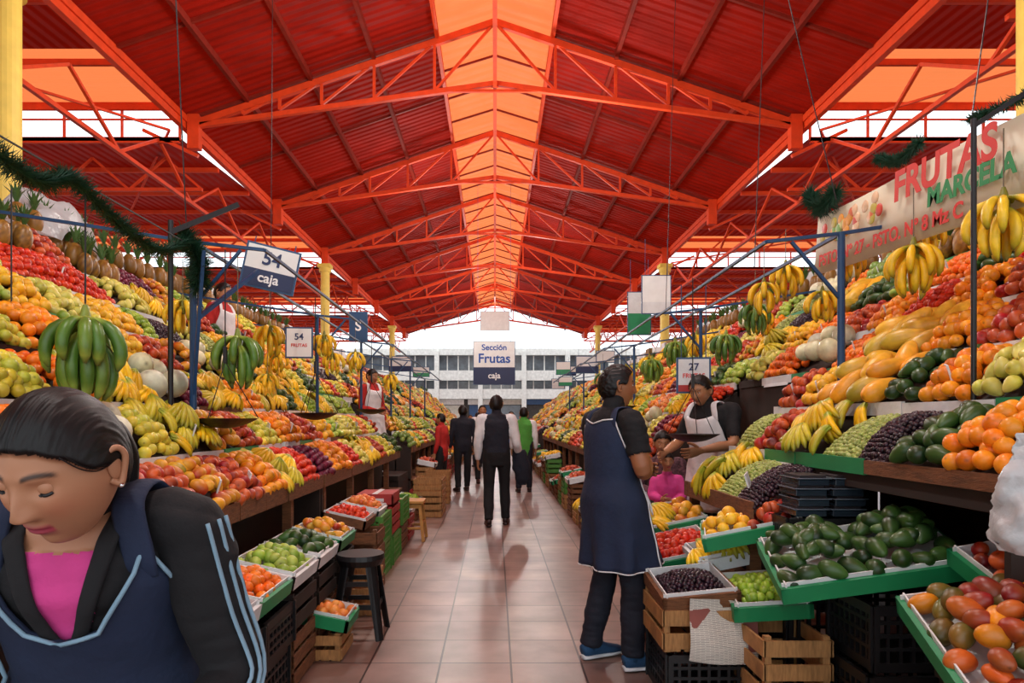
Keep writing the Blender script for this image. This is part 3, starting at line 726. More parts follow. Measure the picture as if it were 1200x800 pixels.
g.add(V,Fc); o=g.obj('banner_sheet',[mat('banner_vinyl','f0ead4',rough=.5,var=.03,transl=.4)],smooth=True,parent=e); sm=o.modifiers.new('s','SOLIDIFY'); sm.thickness=.006
def BM(y,z,x=Xb-.022): return Matrix.Translation((x,y,z))@Matrix(((0,0,-1,0),(-1,0,0,0),(0,1,0,0),(0,0,0,1)))@Matrix.Rotation(-.057,4,'Z')
text('FRUTAS',.23,BM(3.90,2.695),M_txtr,e,al='LEFT',bold=.007); text('MARCELA',.14,BM(3.6,2.545),M_txtg,e,al='LEFT',bold=.005)
text('PSTO. Nº 27 - PSTO. Nº 8 Mz C',.11,BM(4.8,2.49),M_txtr,e,al='LEFT',bold=.003)
P=Pile(); m=26; pos=np.array([(Xb-.01,4.8-rng.uniform(0,.75),2.6+rng.uniform(0,.12)) for _ in range(m)]); R=np.array([np.diag([.12,1,1.])]*m)
cl=np.array([lin(random.choice(['c83a24','d89028','b8a840','d06030','e0b890','709c44'])) for _ in range(m)]); P.put(tpl('sphere',1),pos,R,np.full(m,.04),cl,cl); P.obj('printed_fruit',e)
GRN=['4e7426','5c7e2a','446a24']; YEL=['f0bc18','e8b414','f4c828']
def hang_b(c,sc=1,green=False,num=14,top=2.45):
    P=Pile(); tp=bbunch(num)
    col=np.array([lin(random.choice(GRN if green else YEL))]); c2=np.array([lin('9cb048' if green else '9c9828')])
    P.put(tp,np.array([c],float),np.array([rotz(rng.uniform(0,6))]),np.array([sc]),col,c2)
    nv,T,t=tubetpl([(c[0],c[1],c[2]+.03*sc),(c[0],c[1],c[2]+.3*sc),(c[0],c[1],max(top,c[2]+.31*sc))],[.003]*3,5)
    P.put((nv,T,t,t*0+.6),np.zeros((1,3)),np.eye(3)[None],np.ones(1),np.array([lin('a09070')]),np.array([lin('a09070')]))
    P.obj('banana_bunch')
for a in [((-1.83,3.05,1.83),1.3,True,20),((-1.62,4.3,1.9),1.15,True,18),((-2.15,4.7,2.2),.9,False,12),((-1.85,5.6,2.15),.95,False,12),((-2.3,7.2,2.1),.9,False,11),((-2.1,6.3,1.8),.8,False,10),
          ((2.25,3.02,2.36),1.0,False,16),((2.22,3.62,2.3),1.0,False,16),((2.3,5.4,2.6),.95,False,13),((2.05,5.2,2.42),.9,False,12),((2.25,5.9,2.38),.95,True,13),((2.5,6.4,2.4),.9,False,11),((2.1,6.2,2.15),1.0,True,14),((1.9,7.2,2.2),1.0,True,14),((1.75,7.6,2.05),.95,True,14),((2.3,7.8,2.35),1,False,12),((1.9,8.4,2.15),1,False,12),((-2.0,8.4,2.2),1,False,12),((-1.9,12.4,2.2),1.1,False,12),((1.9,12,2.2),1.1,True,12),((2.0,10.4,2.2),1.1,False,12),((2.62,4.2,2.6),.9,False,12),((2.45,4.7,2.55),.8,False,10),
          ((2.35,4.9,2.3),.85,False,12),((-1.75,7.0,2.25),.9,False,11),((-1.9,9.3,2.3),1,False,12)]: hang_b(*a)
def pan(c,r=.16,top=2.4):
    g=Geo(); cx,cy,cz=c; n=24;V=[];Fc=[]
    for i in range(7):
        q=i/6; rr=r*q; z=cz+.06*q*q
        for k in range(n): V.append((cx+rr*math.cos(2*pi*k/n),cy+rr*math.sin(2*pi*k/n),z))
    for i in range(6):
        for k in range(n): Fc.append((i*n+k,i*n+(k+1)%n,(i+1)*n+(k+1)%n,(i+1)*n+k))
    g.add(V,Fc)
    for k in range(3):
        a=2*pi*k/3+.4; g.cyl((cx+r*math.cos(a),cy+r*math.sin(a),cz+.06),(cx,cy,cz+.4),.003,6)
    g.cyl((cx,cy,cz+.4),(cx,cy,top),.004,6); g.box((cx,cy,cz+.44),(.02,.02,.1),0)
    g.obj('hanging_scale',[M_blackm,M_white])
for c in((-1.62,4.1,1.33),(-1.5,5.7,1.38),(1.42,4.9,1.22),(1.95,6.7,1.75),(-1.5,8.3,1.45),(1.6,8.6,1.5)): pan(c,.19)
def garland(pts,r=.07,dens=900,name='tinsel_garland'):
    P_,_=resample(pts,[1]*len(pts),10); g=Geo()
    for i in range(dens):
        q=random.random()*(len(P_)-1.001); j=int(q); p=P_[j].lerp(P_[j+1],q-j)
        d=Vector((random.gauss(0,1),random.gauss(0,1),random.gauss(0,1))).normalized(); a=d.cross(Vector((.3,.8,.5))).normalized()*.004
        L_=r*random.uniform(.6,1.1); g.add([p-a,p+a,p+d*L_],[(0,1,2)])
    g.tube(P_,[.008]*len(P_),n=5); g.obj(name,[M_leaf])
garland([(-1.83,2.2,2.47),(-1.83,2.5,2.36),(-1.83,2.75,2.34),(-1.83,2.95,2.42),(-1.83,3.3,2.34),(-1.83,3.7,2.3),(-1.85,4.1,2.46)],.075,4200)
garland([(-1.87,4.1,2.5),(-1.8,4.15,2.35),(-1.83,4.2,2.2)],.11,1800)
garland([(2.25,4.9,3.0),(2.27,4.75,2.85),(2.3,4.6,2.92)],.11,1400); garland([(2.3,4.1,2.95),(2.3,3.9,2.86),(2.3,3.7,2.88)],.06,1200)
garland([(2.3,3.3,2.83),(2.3,2.9,2.78),(2.3,2.5,2.78)],.05,1200)

# ------------------------------------------------------------------ people
M_skin=mat('skin','b57a58',rough=.5,attr=True,var=.06,vscale=12)
M_hair=mat('black_hair','070506',rough=.5,var=.5,vscale=120,bump=.25,bscale=160,stretch=(1,.1,.3),bdist=.006,spec=.35)
def cloth_m(n,c,b=.25): return mat('cloth_'+n,c,rough=.85,var=.12,vscale=9,bump=b,bscale=30)
C_navy=cloth_m('navy','182540'); C_black=cloth_m('black','0d0d11'); C_white=cloth_m('white','dcdcde'); C_pink=cloth_m('pink','d0408a'); C_red=cloth_m('red','b02420')
C_dnavy=cloth_m('dark_navy','121624'); C_lb=cloth_m('light_blue','7c9cb0',.1); C_grey=cloth_m('grey','6a6e76'); C_green=cloth_m('green','4c9a3c'); C_tan=cloth_m('tan','9a7858'); C_bl=cloth_m('blue','2a5a9a')
M_shoe=cloth_m('blue_shoe','1c4468'); M_sole=mat('white_sole','d0d4d8',rough=.5); M_bshoe=mat('dark_shoe','2a1614',rough=.4); M_tin=mat('earring_silver','c8c8c8',rough=.2,metal=1)
SK=np.array(lin('a87450'))
def smooth(a,b,x): t=np.clip((x-a)/(b-a),0,1); return t*t*(3-2*t)
def head_mesh(name,parent,M,hi=False,skin=SK,female=False,closed=False,ponytail=False):
    nu,nv=(190,140) if hi else (56,42)
    ph=np.linspace(0,pi,nv+1)[1:-1]; az=np.linspace(0,2*pi,nu,endpoint=False)
    PH,AZ_=np.meshgrid(ph,az,indexing='ij'); x=(np.sin(PH)*np.sin(AZ_)).ravel(); y=(np.sin(PH)*np.cos(AZ_)).ravel(); z=np.cos(PH).ravel()
    x=np.append(x,[0,0]);y=np.append(y,[0,0]);z=np.append(z,[1,-1])
    dz=np.clip(-z,0,1)
    X=.076*x*(1-.34*dz**1.6); Y=.097*y; Z=.117*z
    Y=np.where(y<0,Y*(1-.45*smooth(.1,1,dz)),Y*(1-.06*dz)); Y+= .012*dz**2
    fr=(y>0)
    def G(cx,cz,sx,sz): return np.exp(-((np.abs(X)-cx)/sx)**2-((Z-cz)/sz)**2)
    nf=smooth(.03,-.022,Z)*smooth(-.036,-.024,Z)
    d=.021*nf*np.exp(-(X/(.0085+.0055*smooth(.0,-.02,Z)))**2)+.006*G(.011,-.024,.006,.007)
    d+=-.009*G(.031,.016,.017,.012)+.004*G(.028,.036,.02,.008)
    lipw=np.clip(1-(X/.026)**2,0,1)
    d+=.006*lipw*(np.exp(-((Z+.049)/.005)**2)+1.1*np.exp(-((Z+.060)/.006)**2))-.004*lipw*np.exp(-((Z+.0545)/.0018)**2)
    d+=.007*G(0,-.095,.02,.013)+.004*G(.042,-.015,.018,.022)-.002*G(0,-.075,.02,.006)
    Y=Y+np.where(fr,d,0)
    A=np.degrees(np.abs(np.arctan2(x,y)))
    line=np.interp(A,[0,35,58,74,88,100,112,180],[.66,.64,.5,.1,.12,.05,-.45,-.62]) if not female else np.interp(A,[0,30,55,72,88,100,112,180],[.60,.56,.40,.16,.10,.06,-.4,-.6])
    hm=smooth(-.03,.05,z-line)
    thick=(.015 if not female else .012)
    nr=np.array([noise.noise(Vector((a*9,b*3,c*9))) for a,b,c in zip(x,y,z)])
    st=np.array([noise.noise(Vector((a*40,b*2.5,5))) for a,b in zip(x,y)]) if hi and female else np.zeros(len(x))
    part=np.exp(-(x/.03)**2)*(y>-.3) if hi and female else np.zeros(len(x))
    n_=np.stack([X/.076,Y/.097,Z/.117],1); n_/=np.linalg.norm(n_,axis=1)[:,None]
    V=np.stack([X,Y,Z],1)+n_*(hm*(thick+.004*nr*(1 if not female else .25)+.0018*st-.005*part))[:,None]
    col=np.tile(skin,(len(V),1))
    def paint(m_,c): 
        m_=m_[:,None]; 
        return col*(1-m_)+np.array(c)*m_
    lm=fr*smooth(0,.25,lipw)*(np.exp(-((Z+.0545)/.0095)**4)); col=paint(lm*.92,lin('9c2c48') if female else lin('7c4038'))
    bz_=.040-.3*(np.abs(X)-.03)**2/.02; bm=fr*np.exp(-((Z-bz_)/.004)**4)*smooth(.010,.016,np.abs(X))*smooth(.054,.046,np.abs(X)); col=paint(bm*.92,(.015,.009,.008))
    col=paint(fr*.25*G(.042,-.02,.02,.02),lin('c0604a'))
    col=paint(hm,(.008,.006,.007))
    Fc=[];mi=[]; R=nv-1
    def face(f): Fc.append(f); mi.append(1 if sum(hm[i] for i in f)/len(f)>.5 else 0)
    for i in range(R-1):
        for k in range(nu): face((i*nu+k,(i+1)*nu+k,(i+1)*nu+(k+1)%nu,i*nu+(k+1)%nu))
    t=len(V)-2
    for k in range(nu): face((t,k,(k+1)%nu)); face((t+1,(R-1)*nu+(k+1)%nu,(R-1)*nu+k))
    me=bpy.data.meshes.new(name); me.from_pydata(V.tolist(),[],Fc); me.materials.append(M_skin); me.materials.append(M_hair)
    me.polygons.foreach_set('material_index',mi); me.polygons.foreach_set('use_smooth',[True]*len(Fc))
    a=me.color_attributes.new('Col','FLOAT_COLOR','POINT'); a.data.foreach_set('color',np.hstack([col,np.ones((len(col),1))]).astype(np.float32).ravel())
    me.update(); o=bpy.data.objects.new(name,me); link(o,parent); o.matrix_world=M
    g=Geo()
    skm=mat('skin_plain_%d'%int(skin[0]*1000),'ffffff',rough=.5,var=.06,vscale=12); skm.node_tree.nodes['Mix'].inputs[6].default_value=(*skin,1)
    for s in(-1,1):
        e_=(s*.031,.0705,.014)
        g.sph(e_,.0125,16,12,mi=1); g.sph((e_[0]*1.0,e_[1]+.0075,e_[2]-(.004 if closed else .0)),.0062,12,8,mi=2)
        V=[];Fq=[];n1,n2=14,8; lo=-.55 if closed else .25
        for i in range(n1+1):
            for j in range(n2+1):
                u=-1.25+2.5*i/n1; v=1.3+(lo*(1-.35*u*u/1.5)-1.3)*j/n2; rr=.0138
                V.append((e_[0]+rr*math.sin(u)*math.cos(v),e_[1]+rr*math.cos(u)*math.cos(v),e_[2]+rr*math.sin(v)))
        for i in range(n1):
            for j in range(n2): a_=i*(n2+1)+j; Fq.append((a_,a_+n2+1,a_+n2+2,a_+1))
        g.add(V,Fq,0)
        g.tube([Vector(V[i*(n2+1)+n2])+Vector((0,.002,0)) for i in range(n1+1)],[.0026 if closed else .0014]*(n1+1),n=6,mi=2)
        ex=s*.074
        pts=[(ex,.0,-.018),(ex+s*.008,-.008,-.028),(ex+s*.012,-.018,-.012),(ex+s*.016,-.026,.012),(ex+s*.013,-.022,.028),(ex+s*.008,-.008,.032),(ex+s*.003,.002,.02)]
        P_,R_=resample(pts,[.005,.006,.005,.005,.005,.005,.004],4); g.tube(P_,R_,n=8,mi=0)
        g.sph((ex+s*.004,-.012,.002),.02,12,8,mi=0,sc=(.35,.8,1.25))
        if female: g.sph((ex+s*.012,-.004,-.03),.0045,10,6,mi=3)
    if ponytail:
        P_,R_=resample([(0,-.075,.02),(0,-.11,.0),(0,-.12,-.05),(.0,-.105,-.11),(.0,-.085,-.18)],[(.02,.02),(.028,.026),(.03,.026),(.024,.02),(.008,.008)],5); g.tube(P_,R_,n=14,mi=4)
        P_,R_=resample([(-.0,-.082,.03),(0,-.09,.0)],[.026,.024],3); g.tube(P_,R_,n=14,mi=2)
        if hi:
            for s in(-1,1):
                for q in range(7):
                    pts=[(s*(.06+.002*q),.062-.006*q,.06),(s*(.074+.001*q),.05-.006*q,.035),(s*.082,.03-.006*q,.018),(s*.084,.004-.004*q,.012)]
                    P_,R_=resample(pts,[.0012,.0012,.0010,.0006],4); g.tube(P_,R_,n=5,mi=4)
    o2=g.obj(name+'_features',[skm,M_white,M_blackm,M_tin,M_hair],smooth=True,parent=parent); o2.matrix_world=M
    return skm
def hand(g,w_,d,nrm,thumb,curl=.5,sc=1,mi=0):
    w_=Vector(w_);d=Vector(d).normalized();nrm=Vector(nrm);nrm=(nrm-d*nrm.dot(d)).normalized();sd=d.cross(nrm); 
    if sd.dot(Vector(thumb))<0: sd=-sd
    P_,R_=resample([w_-d*.02*sc,w_,w_+d*.04*sc,w_+d*.085*sc,w_+d*.095*sc],[(.026*sc,.02*sc),(.027*sc,.02*sc),(.038*sc,.016*sc),(.042*sc,.014*sc),(.036*sc,.008*sc)],3); g.tube(P_,R_,ref=sd,n=14,mi=mi)
    for i,(o_,L_) in enumerate(((.030,.070),(.010,.078),(-.010,.072),(-.030,.058))):
        p=w_+d*.085*sc+sd*o_*sc; dd=(d+sd*o_*2.2).normalized(); pts=[p-dd*.01*sc]; c=curl*.35
        pts.append(p)
        for k,f in enumerate((.45,.32,.23)):
            t=(dd*math.cos(c)+nrm*math.sin(c)); p=p+t*L_*f*sc; pts.append(p); c+=curl*.9
        P_,R_=resample(pts,[.0095*sc,.0095*sc,.009*sc,.008*sc,.006*sc],3); g.tube(P_,R_,ref=sd,n=8,mi=mi)
    p=w_+d*.02*sc+sd*.025*sc; pts=[p]; 
    for k,(a,L_) in enumerate(((.85,.035),(.55,.03),(.35,.025))):
        t=(d*math.cos(a)+sd*math.sin(a)+nrm*.35*curl).normalized(); p=p+t*L_*sc; pts.append(p)
    P_,R_=resample(pts,[.014*sc,.012*sc,.010*sc,.007*sc],3); g.tube(P_,R_,ref=nrm,n=8,mi=mi)
TORSO_M=[(.78,.13,.1),(.93,.168,.12),(1.05,.155,.115),(1.2,.165,.122),(1.32,.178,.118),(1.395,.155,.088),(1.44,.075,.062)]
TORSO_F=[(.78,.135,.1),(.93,.175,.125),(1.05,.14,.105),(1.2,.15,.122),(1.28,.155,.13),(1.33,.158,.112),(1.395,.135,.082),(1.44,.062,.055)]
def person(name,loc,heading,H=1.68,J={},style={},voxel=.012,female=False,hrot=(0,0,0),hi=False,closed=False,ponytail=False,shell=None,stripes=False,skin=SK,baggy=1.0,sit=False,collar=None,hscale=1.0):
    k=H/1.68; e=empty(name)
    W=Matrix.Translation(Vector(loc))@Matrix.Rotation(heading,4,'Z')
    sw=.185 if not female else .162
    D=dict(pelvis=(0,0,.93),neck=(0,0,1.44),head=(0,.025,1.56),bend=(0,0,0))
    for s,q in((1,'R'),(-1,'L')):
        D.update({'sh'+q:(s*sw,0,1.375),'el'+q:(s*.235,-.02,1.09),'wr'+q:(s*.24,.05,.85),'hip'+q:(s*.088,0,.9),'kn'+q:(s*.1,.02,.49),'an'+q:(s*.1,-.02,.09),'toe'+q:(s*.12,.15,.03)})
    D={a:Vector(b)*k for a,b in D.items()}
    for a,b in J.items(): D[a]=Vector(b)
    pel,neck=D['pelvis'],D['neck']; up=(neck-pel).normalized(); side=(D['shR']-D['shL']).normalized(); side=(side-up*side.dot(up)).normalized(); fwd=up.cross(side)
    TT=TORSO_F if female else TORSO_M
    def center(h):
        if h>=.93:
            f=(h-.93)/.51; return pel+(neck-pel)*f+D['bend']*4*f*(1-f)
        return pel+Vector((0,0,(h-.93)*k))
    def rad(h): 
        hs=[t[0] for t in TT]; return float(np.interp(h,hs,[t[1] for t in TT]))*k,float(np.interp(h,hs,[t[2] for t in TT]))*k
    g=Geo(); segs=[]
    def tb(lab,pts,rs,ref,n=16):
        P_,R_=resample(pts,rs,4); g.tube(P_,R_,ref=ref,n=n)
        K=len(P_)
        for i in range(K-1): segs.append((lab,i/(K-1),P_[i],P_[i+1],min(R_[i]),max(R_[i])))
    tb('torso',[center(t[0]) for t in TT],[(t[1]*k,t[2]*k) for t in TT],side,24)
    tb('neck',[center(1.38),neck,D['head'].lerp(neck,.35),D['head']+Vector((0,-.01,0))],[(.06*k,.055*k),(.058*k,.055*k),(.05*k,.052*k),(.05*k,.05*k)],side)
    b=baggy
    for q,s in(('R',1),('L',-1)):
        sh,el,wr=D['sh'+q],D['el'+q],D['wr'+q]; inn=sh.lerp(center(1.33),.55)
        tb('arm'+q,[inn,sh,sh.lerp(el,.5),el,el.lerp(wr,.4),wr],[(.05*k,.05*k)]+[(r*k*b,r*k*b) for r in(.056,.05,.042,.041)]+[(.028*k,.026*k)],fwd)
        hp,kn,an=D['hip'+q],D['kn'+q],D['an'+q]
        tb('leg'+q,[hp+Vector((0,0,.04)),hp.lerp(kn,.25),hp.lerp(kn,.6),kn,kn.lerp(an,.4),kn.lerp(an,.85),an],[(.085*k,.09*k),(.088*k,.09*k),(.072*k,.076*k),(.062*k,.064*k),(.062*k,.064*k),(.052*k,.056*k),(.052*k,.056*k)],Vector((1,0,0)))
    o=g.obj('body',[]); 
    rm=o.modifiers.new('r','REMESH'); rm.mode='VOXEL'; rm.voxel_size=voxel; rm.use_smooth_shade=True
    smd=o.modifiers.new('s','SMOOTH'); smd.factor=.5; smd.iterations=8 if voxel<.006 else (4 if voxel<.015 else 2)
    dg=bpy.context.evaluated_depsgraph_get(); me=bpy.data.meshes.new_from_object(o.evaluated_get(dg)); bpy.data.objects.remove(o)
    nvx=len(me.vertices); co_=np.empty(nvx*3); me.vertices.foreach_get('co',co_); co_=co_.reshape(-1,3)
    A=np.array([s_[2] for s_ in segs]);B=np.array([s_[3] for s_ in segs]);rr=np.array([(s_[4]+s_[5])/2 for s_ in segs]); AB=B-A; L2=(AB**2).sum(1)
    best=np.full(nvx,1e9);bi=np.zeros(nvx,int);bt=np.zeros(nvx)
    for i in range(len(segs)):
        t=np.clip(((co_-A[i])@AB[i])/L2[i],0,1); d=np.linalg.norm(co_-(A[i]+t[:,None]*AB[i]),axis=1)/rr[i]
        m_=d<best; best[m_]=d[m_];bi[m_]=i;bt[m_]=t[m_]
    labs=[s_[0] for s_ in segs]; ts=[s_[1] for s_ in segs]
    mats=[]; mid={}
    skm=head_mesh('head',e,W@Matrix.Translation(D['head'])@Matrix.Rotation(hrot[1],4,'Z')@Matrix.Rotation(-hrot[0],4,'X')@Matrix.Rotation(hrot[2],4,'Y')@Matrix.Scale(k*hscale,4),hi,skin,female,closed,ponytail)
    def gm(m_):
        if m_.name not in mid: mid[m_.name]=len(mats); mats.append(m_)
        return mid[m_.name]
    zone=style['zone']; upn=np.array(up); pel_=np.array(pel); sd=np.array(side); fw=np.array(fwd); lenT=(neck-pel).length
    vm=[]
    for v in range(nvx):
        i=bi[v]; rel=co_[v]-pel_; h=.93+.51*(rel@upn)/lenT
        r=zone(labs[i],ts[i]+bt[v]*.04,h,(rel@sd)/k,(rel@fw)/k); vm.append(skm if r is None else r)
    nrm=np.empty(nvx*3); me.vertices.foreach_get('normal',nrm); nrm=nrm.reshape(-1,3)
    off=np.array([0 if m_ is skm else (.004 if m_ is C_pink and hi else .007+.006*noise.noise(Vector(co_[i])*9)+.003*noise.noise(Vector(co_[i])*22)+(.008*abs(noise.noise(Vector((co_[i][0]*8,co_[i][1]*8,co_[i][2]*24)))) if hi else 0)) for i,m_ in enumerate(vm)])
    co2=co_+nrm*off[:,None]; me.vertices.foreach_set('co',co2.ravel().astype(np.float32))
    ids=[gm(m_) for m_ in vm]
    for m_ in mats: me.materials.append(m_)
    pm=[]
    for p in me.polygons:
        c=[ids[q] for q in p.vertices]; pm.append(max(set(c),key=c.count))
    me.polygons.foreach_set('material_index',pm); me.polygons.foreach_set('use_smooth',[True]*len(pm)); me.update()
    me.name='body'; o=bpy.data.objects.new('body',me); link(o,e); o.matrix_world=W
    g=Geo()
    for q,s in(('R',1),('L',-1)):
        wr,el=D['wr'+q],D['el'+q]; d=(wr-el).normalized()
        nr=style.get('palm'+q,Vector((-s,0,0))); th=style.get('thumb'+q,Vector((0,1,0))); hand(g,wr,d,nr,th,style.get('curl',.5),k)
    o=g.obj('hands',[skm],smooth=True,parent=e); o.matrix_world=W
    g=Geo()
    for q in'RL':
        an,toe=D['an'+q],D['toe'+q]; d=(toe-an); zb=an.z-.085; d.z=0; d.normalize(); a0=Vector((an.x,an.y,0))-d*.055
        sd_=Vector((-d.y,d.x,0))
        pts=[a0+Vector((0,0,zb+.05)),a0+d*.03+Vector((0,0,zb+.055)),a0+d*.1+Vector((0,0,zb+.055)),a0+d*.18+Vector((0,0,zb+.04)),a0+d*.24+Vector((0,0,zb+.032)),a0+d*.27+Vector((0,0,zb+.028))]
        P_,R_=resample(pts,[(.03,.035),(.038,.045),(.04,.045),(.046,.03),(.042,.022),(.02,.014)],4); g.tube(P_,R_,ref=sd_,n=14,mi=0)
        pts=[p*1.0 for p in pts]; 
        for p in pts: p.z=zb+.014
        P_,R_=resample(pts,[(.032,.014),(.041,.014),(.043,.014),(.05,.014),(.045,.014),(.022,.012)],4); g.tube(P_,R_,ref=sd_,n=12,mi=1)
        g.tube([an+Vector((0,0,-.03)),an+Vector((0,0,.03))],[.04,.038],n=12,mi=0)
    o=g.obj('shoes',[style.get('shoe',M_bshoe),style.get('sole',M_bshoe)],smooth=True,parent=e); o.matrix_world=W
    def surf(a,h,ex):
        c=center(h); rx,ry=rad(h); return c+side*(rx+ex)*math.sin(a)+fwd*(ry+ex)*math.cos(a)
    if collar:
        g=Geo()
        for s in(-1,1):
            pts=[];rs=[]
            for q in range(9):
                u=q/8; h=1.43-u*.26; xx=s*(.072*(1-u)**.8+.012)*k; rx,ry=rad(h); a=math.asin(max(-1,min(1,xx/(rx+.01)))); pts.append(surf(a,h,.013)); rs.append((.017-.006*u,.006))
            P_,R_=resample(pts,rs,3); g.tube(P_,R_,ref=side,n=10)
        pts=[neck+up*.012+side*.072*k*math.sin(a)+fwd*(.066*k*math.cos(a)) for a in np.linspace(.9,2*pi-.9,16)]
        g.tube(pts,[(.007,.024)]*16,ref=side,n=10)
        o=g.obj('jacket_collar',[collar],smooth=True,parent=e); o.matrix_world=W
    if shell:
        m_,trim,top,bot,flare,shift=shell[:6]; arange=shell[6] if len(shell)>6 else pi
        g=Geo(); na,nh=72,30; V=[];Fc=[]
        def pos(a,h,ex=.022):
            c=center(h); rx,ry=rad(h); fc=max(0,math.cos(a)); sd2=abs(math.sin(a))
            f=max(0,(.95-h)); ex=ex+(.012+.018*sd2+.01*fc)*max(0,min(1,(1.06-h)/.12))
            if h<.93: rx=max(rx,.168*k); ry=max(ry,(.12 if math.cos(a)>0 else .105)*k)
            wv=.012*f*4*math.sin(a*7+1)*min(1,f*3)
            rx=rx*(1+flare*f*.35)+ex; ry=ry*(1+flare*f*fc)+ex
            p=c+side*(rx+wv)*math.sin(a)+fwd*(ry+wv)*math.cos(a)
            p+=fwd*.006*noise.noise(p*11)+side*.004*noise.noise(p*14)
            if f>0: p+=Vector(shift)*f*fc
            return p
        full=arange>=pi-.01
        for i in range(na+(0 if full else 1)):
            a=-arange+2*arange*i/na; tt=top(abs(a))
            for j in range(nh+1):
                h=tt+(bot-tt)*j/nh; V.append(pos(a,h))
        cols=na if full else na+1
        for i in range(na):
            for j in range(nh): a_=i*(nh+1)+j; b_=((i+1)%cols)*(nh+1)+j; Fc.append((a_,a_+1,b_+1,b_))
        g.add(V,Fc,0); o=g.obj('apron',[m_],smooth=True,parent=e); o.matrix_world=W; sm=o.modifiers.new('s','SOLIDIFY'); sm.thickness=.008; sm.offset=1
        if trim:
            g=Geo(); q=[Vector(V[i*(nh+1)])for i in range(cols)]; 
            if full: q.append(q[0])
            q=[p+(p-Vector((center(1.2).x,center(1.2).y,p.z))).normalized()*.005 for p in q]
            g.tube(q,[(.004,.004)]*len(q),n=6,cap=False)
            q=[Vector(V[i*(nh+1)+nh]) for i in range(cols)]; 
            if full:q.append(q[0])
            g.tube(q,[.004]*len(q),n=6,cap=False)
            for sg in(1,-1):
                q=[pos(sg*(.55+.5*t_),.98-.12*math.sin(pi*t_),.034) for t_ in np.linspace(0,1,10)]; g.tube(q,[.004]*10,n=6)
            q=[pos(1.05,h_,.033) for h_ in np.linspace(1.1,bot,14)]; g.tube(q,[.004]*14,n=6)
            o=g.obj('apron_trim',[trim],smooth=True,parent=e); o.matrix_world=W
        g=Geo()
        for s in(-1,1):
            a=s*.8; a2=s*(pi-.8)
            top1=pos(a,top(.8)); top2=pos(a2,top(pi-.8) if full else 1.36)
            mid_=center(1.40)+side*s*.105*k+up*.042
            P_,R_=resample([top1-up*.04,top1,mid_+fwd*.045,mid_-fwd*.04,top2,top2-up*.04],[(.026,.006)]*6,5); g.tube(P_,R_,ref=side,n=10)
        o=g.obj('apron_straps',[m_],smooth=True,parent=e); o.matrix_world=W
    if stripes:
        g=Geo(); sh,el,wr=D['shL'],D['elL'],D['wrL']; P_,R_=resample([sh,sh.lerp(el,.5),el,el.lerp(wr,.5),wr],[.056,.05,.045,.043,.03],6)
        out=Vector((-1,.35,.0)).normalized()
        for dq in(-.36,0,.36):
            pts=[]
            for i,p in enumerate(P_):
                t=(P_[min(i+1,len(P_)-1)]-P_[max(0,i-1)]).normalized(); o1=(out-t*out.dot(t)).normalized(); o2=t.cross(o1)
                pts.append(p+(o1*math.cos(dq)+o2*math.sin(dq))*(R_[i][0]*k*b+.012))
            g.tube(pts,[(.0045,.003)]*len(pts),ref=out.cross(Vector((0,0,1))),n=8)
        o=g.obj('sleeve_stripes',[C_lb],smooth=True,parent=e); o.matrix_world=W
    return e,W,D
Vv=Vector
def z1(lab,t,h,x,y):
    if lab=='neck' : return None
    if lab.startswith('leg'): return C_dnavy
    if lab=='torso' and y>0 and h>1.08: 
        vw=.012+.072*max(0,min(1,(h-1.17)/.26))**.8
        if abs(x)<vw+.006: return None if (h>1.375) else C_pink
    return C_black
def top_f(a):
    return float(np.interp(a,[0,.35,.62,.85,1.15,1.6,2.0,2.3,2.6,pi],[1.19,1.21,1.30,1.37,1.28,1.14,1.25,1.37,1.34,1.30]))
person('woman_in_navy_apron',(-.71,1.25,0),pi+.08,1.55,
 J=dict(pelvis=(0,-.04,.86),neck=(-.0,.10,1.245),head=(-.035,.21,1.308),bend=(0,.0,.01),shR=(.155,.08,1.185),shL=(-.165,.07,1.195),elL=(-.235,.05,.93),wrL=(-.17,.27,.80),elR=(.24,.1,.93),wrR=(.1,.33,.80)),
 style=dict(zone=z1,palmR=Vv((0,0,-1)),palmL=Vv((0,0,-1)),thumbR=Vv((-1,0,0)),thumbL=Vv((1,0,0)),shoe=M_bshoe),voxel=.0048,female=True,hrot=(.5,-.24,-.06),hi=True,closed=True,ponytail=True,shell=(C_navy,C_lb,top_f,.5,.8,(0,.05,0)),stripes=True,skin=np.array(lin('b07c5c')),baggy=1.12,collar=C_black,hscale=1.06)
def z2(lab,t,h,x,y):
    if lab=='neck': return None if h>1.43 else C_black
    if lab.startswith('arm'): return C_black if t<.46 else None
    if lab.startswith('leg'): return C_dnavy
    return C_black
def top_m(a): return float(np.interp(a,[0,.4,.7,.9,1.2,1.6,2.0,2.3,2.7,pi],[1.27,1.3,1.36,1.385,1.32,1.16,1.28,1.385,1.38,1.36]))
person('man_in_navy_apron',(.66,3.85,0),math.radians(-66),1.68,
 J=dict(elR=(.25,.03,1.11),wrR=(.04,.21,1.15),elL=(-.25,.04,1.10),wrL=(-.02,.185,1.10),anR=(.13,.05,.09),toeR=(.17,.25,.03),knR=(.12,.06,.49),anL=(-.13,-.06,.09),toeL=(-.14,.12,.03),head=(0,.035,1.565)),
 style=dict(zone=z2,palmR=Vv((0,-1,-.2)),palmL=Vv((0,-1,0)),thumbR=Vv((0,0,1)),thumbL=Vv((0,0,1)),shoe=M_shoe,sole=M_sole,curl=.8),voxel=.007,hrot=(.05,-.3,0),hi=True,shell=(C_navy,C_white,top_m,.56,.7,(0,.3,0)),skin=np.array(lin('96603f')),baggy=1.12)
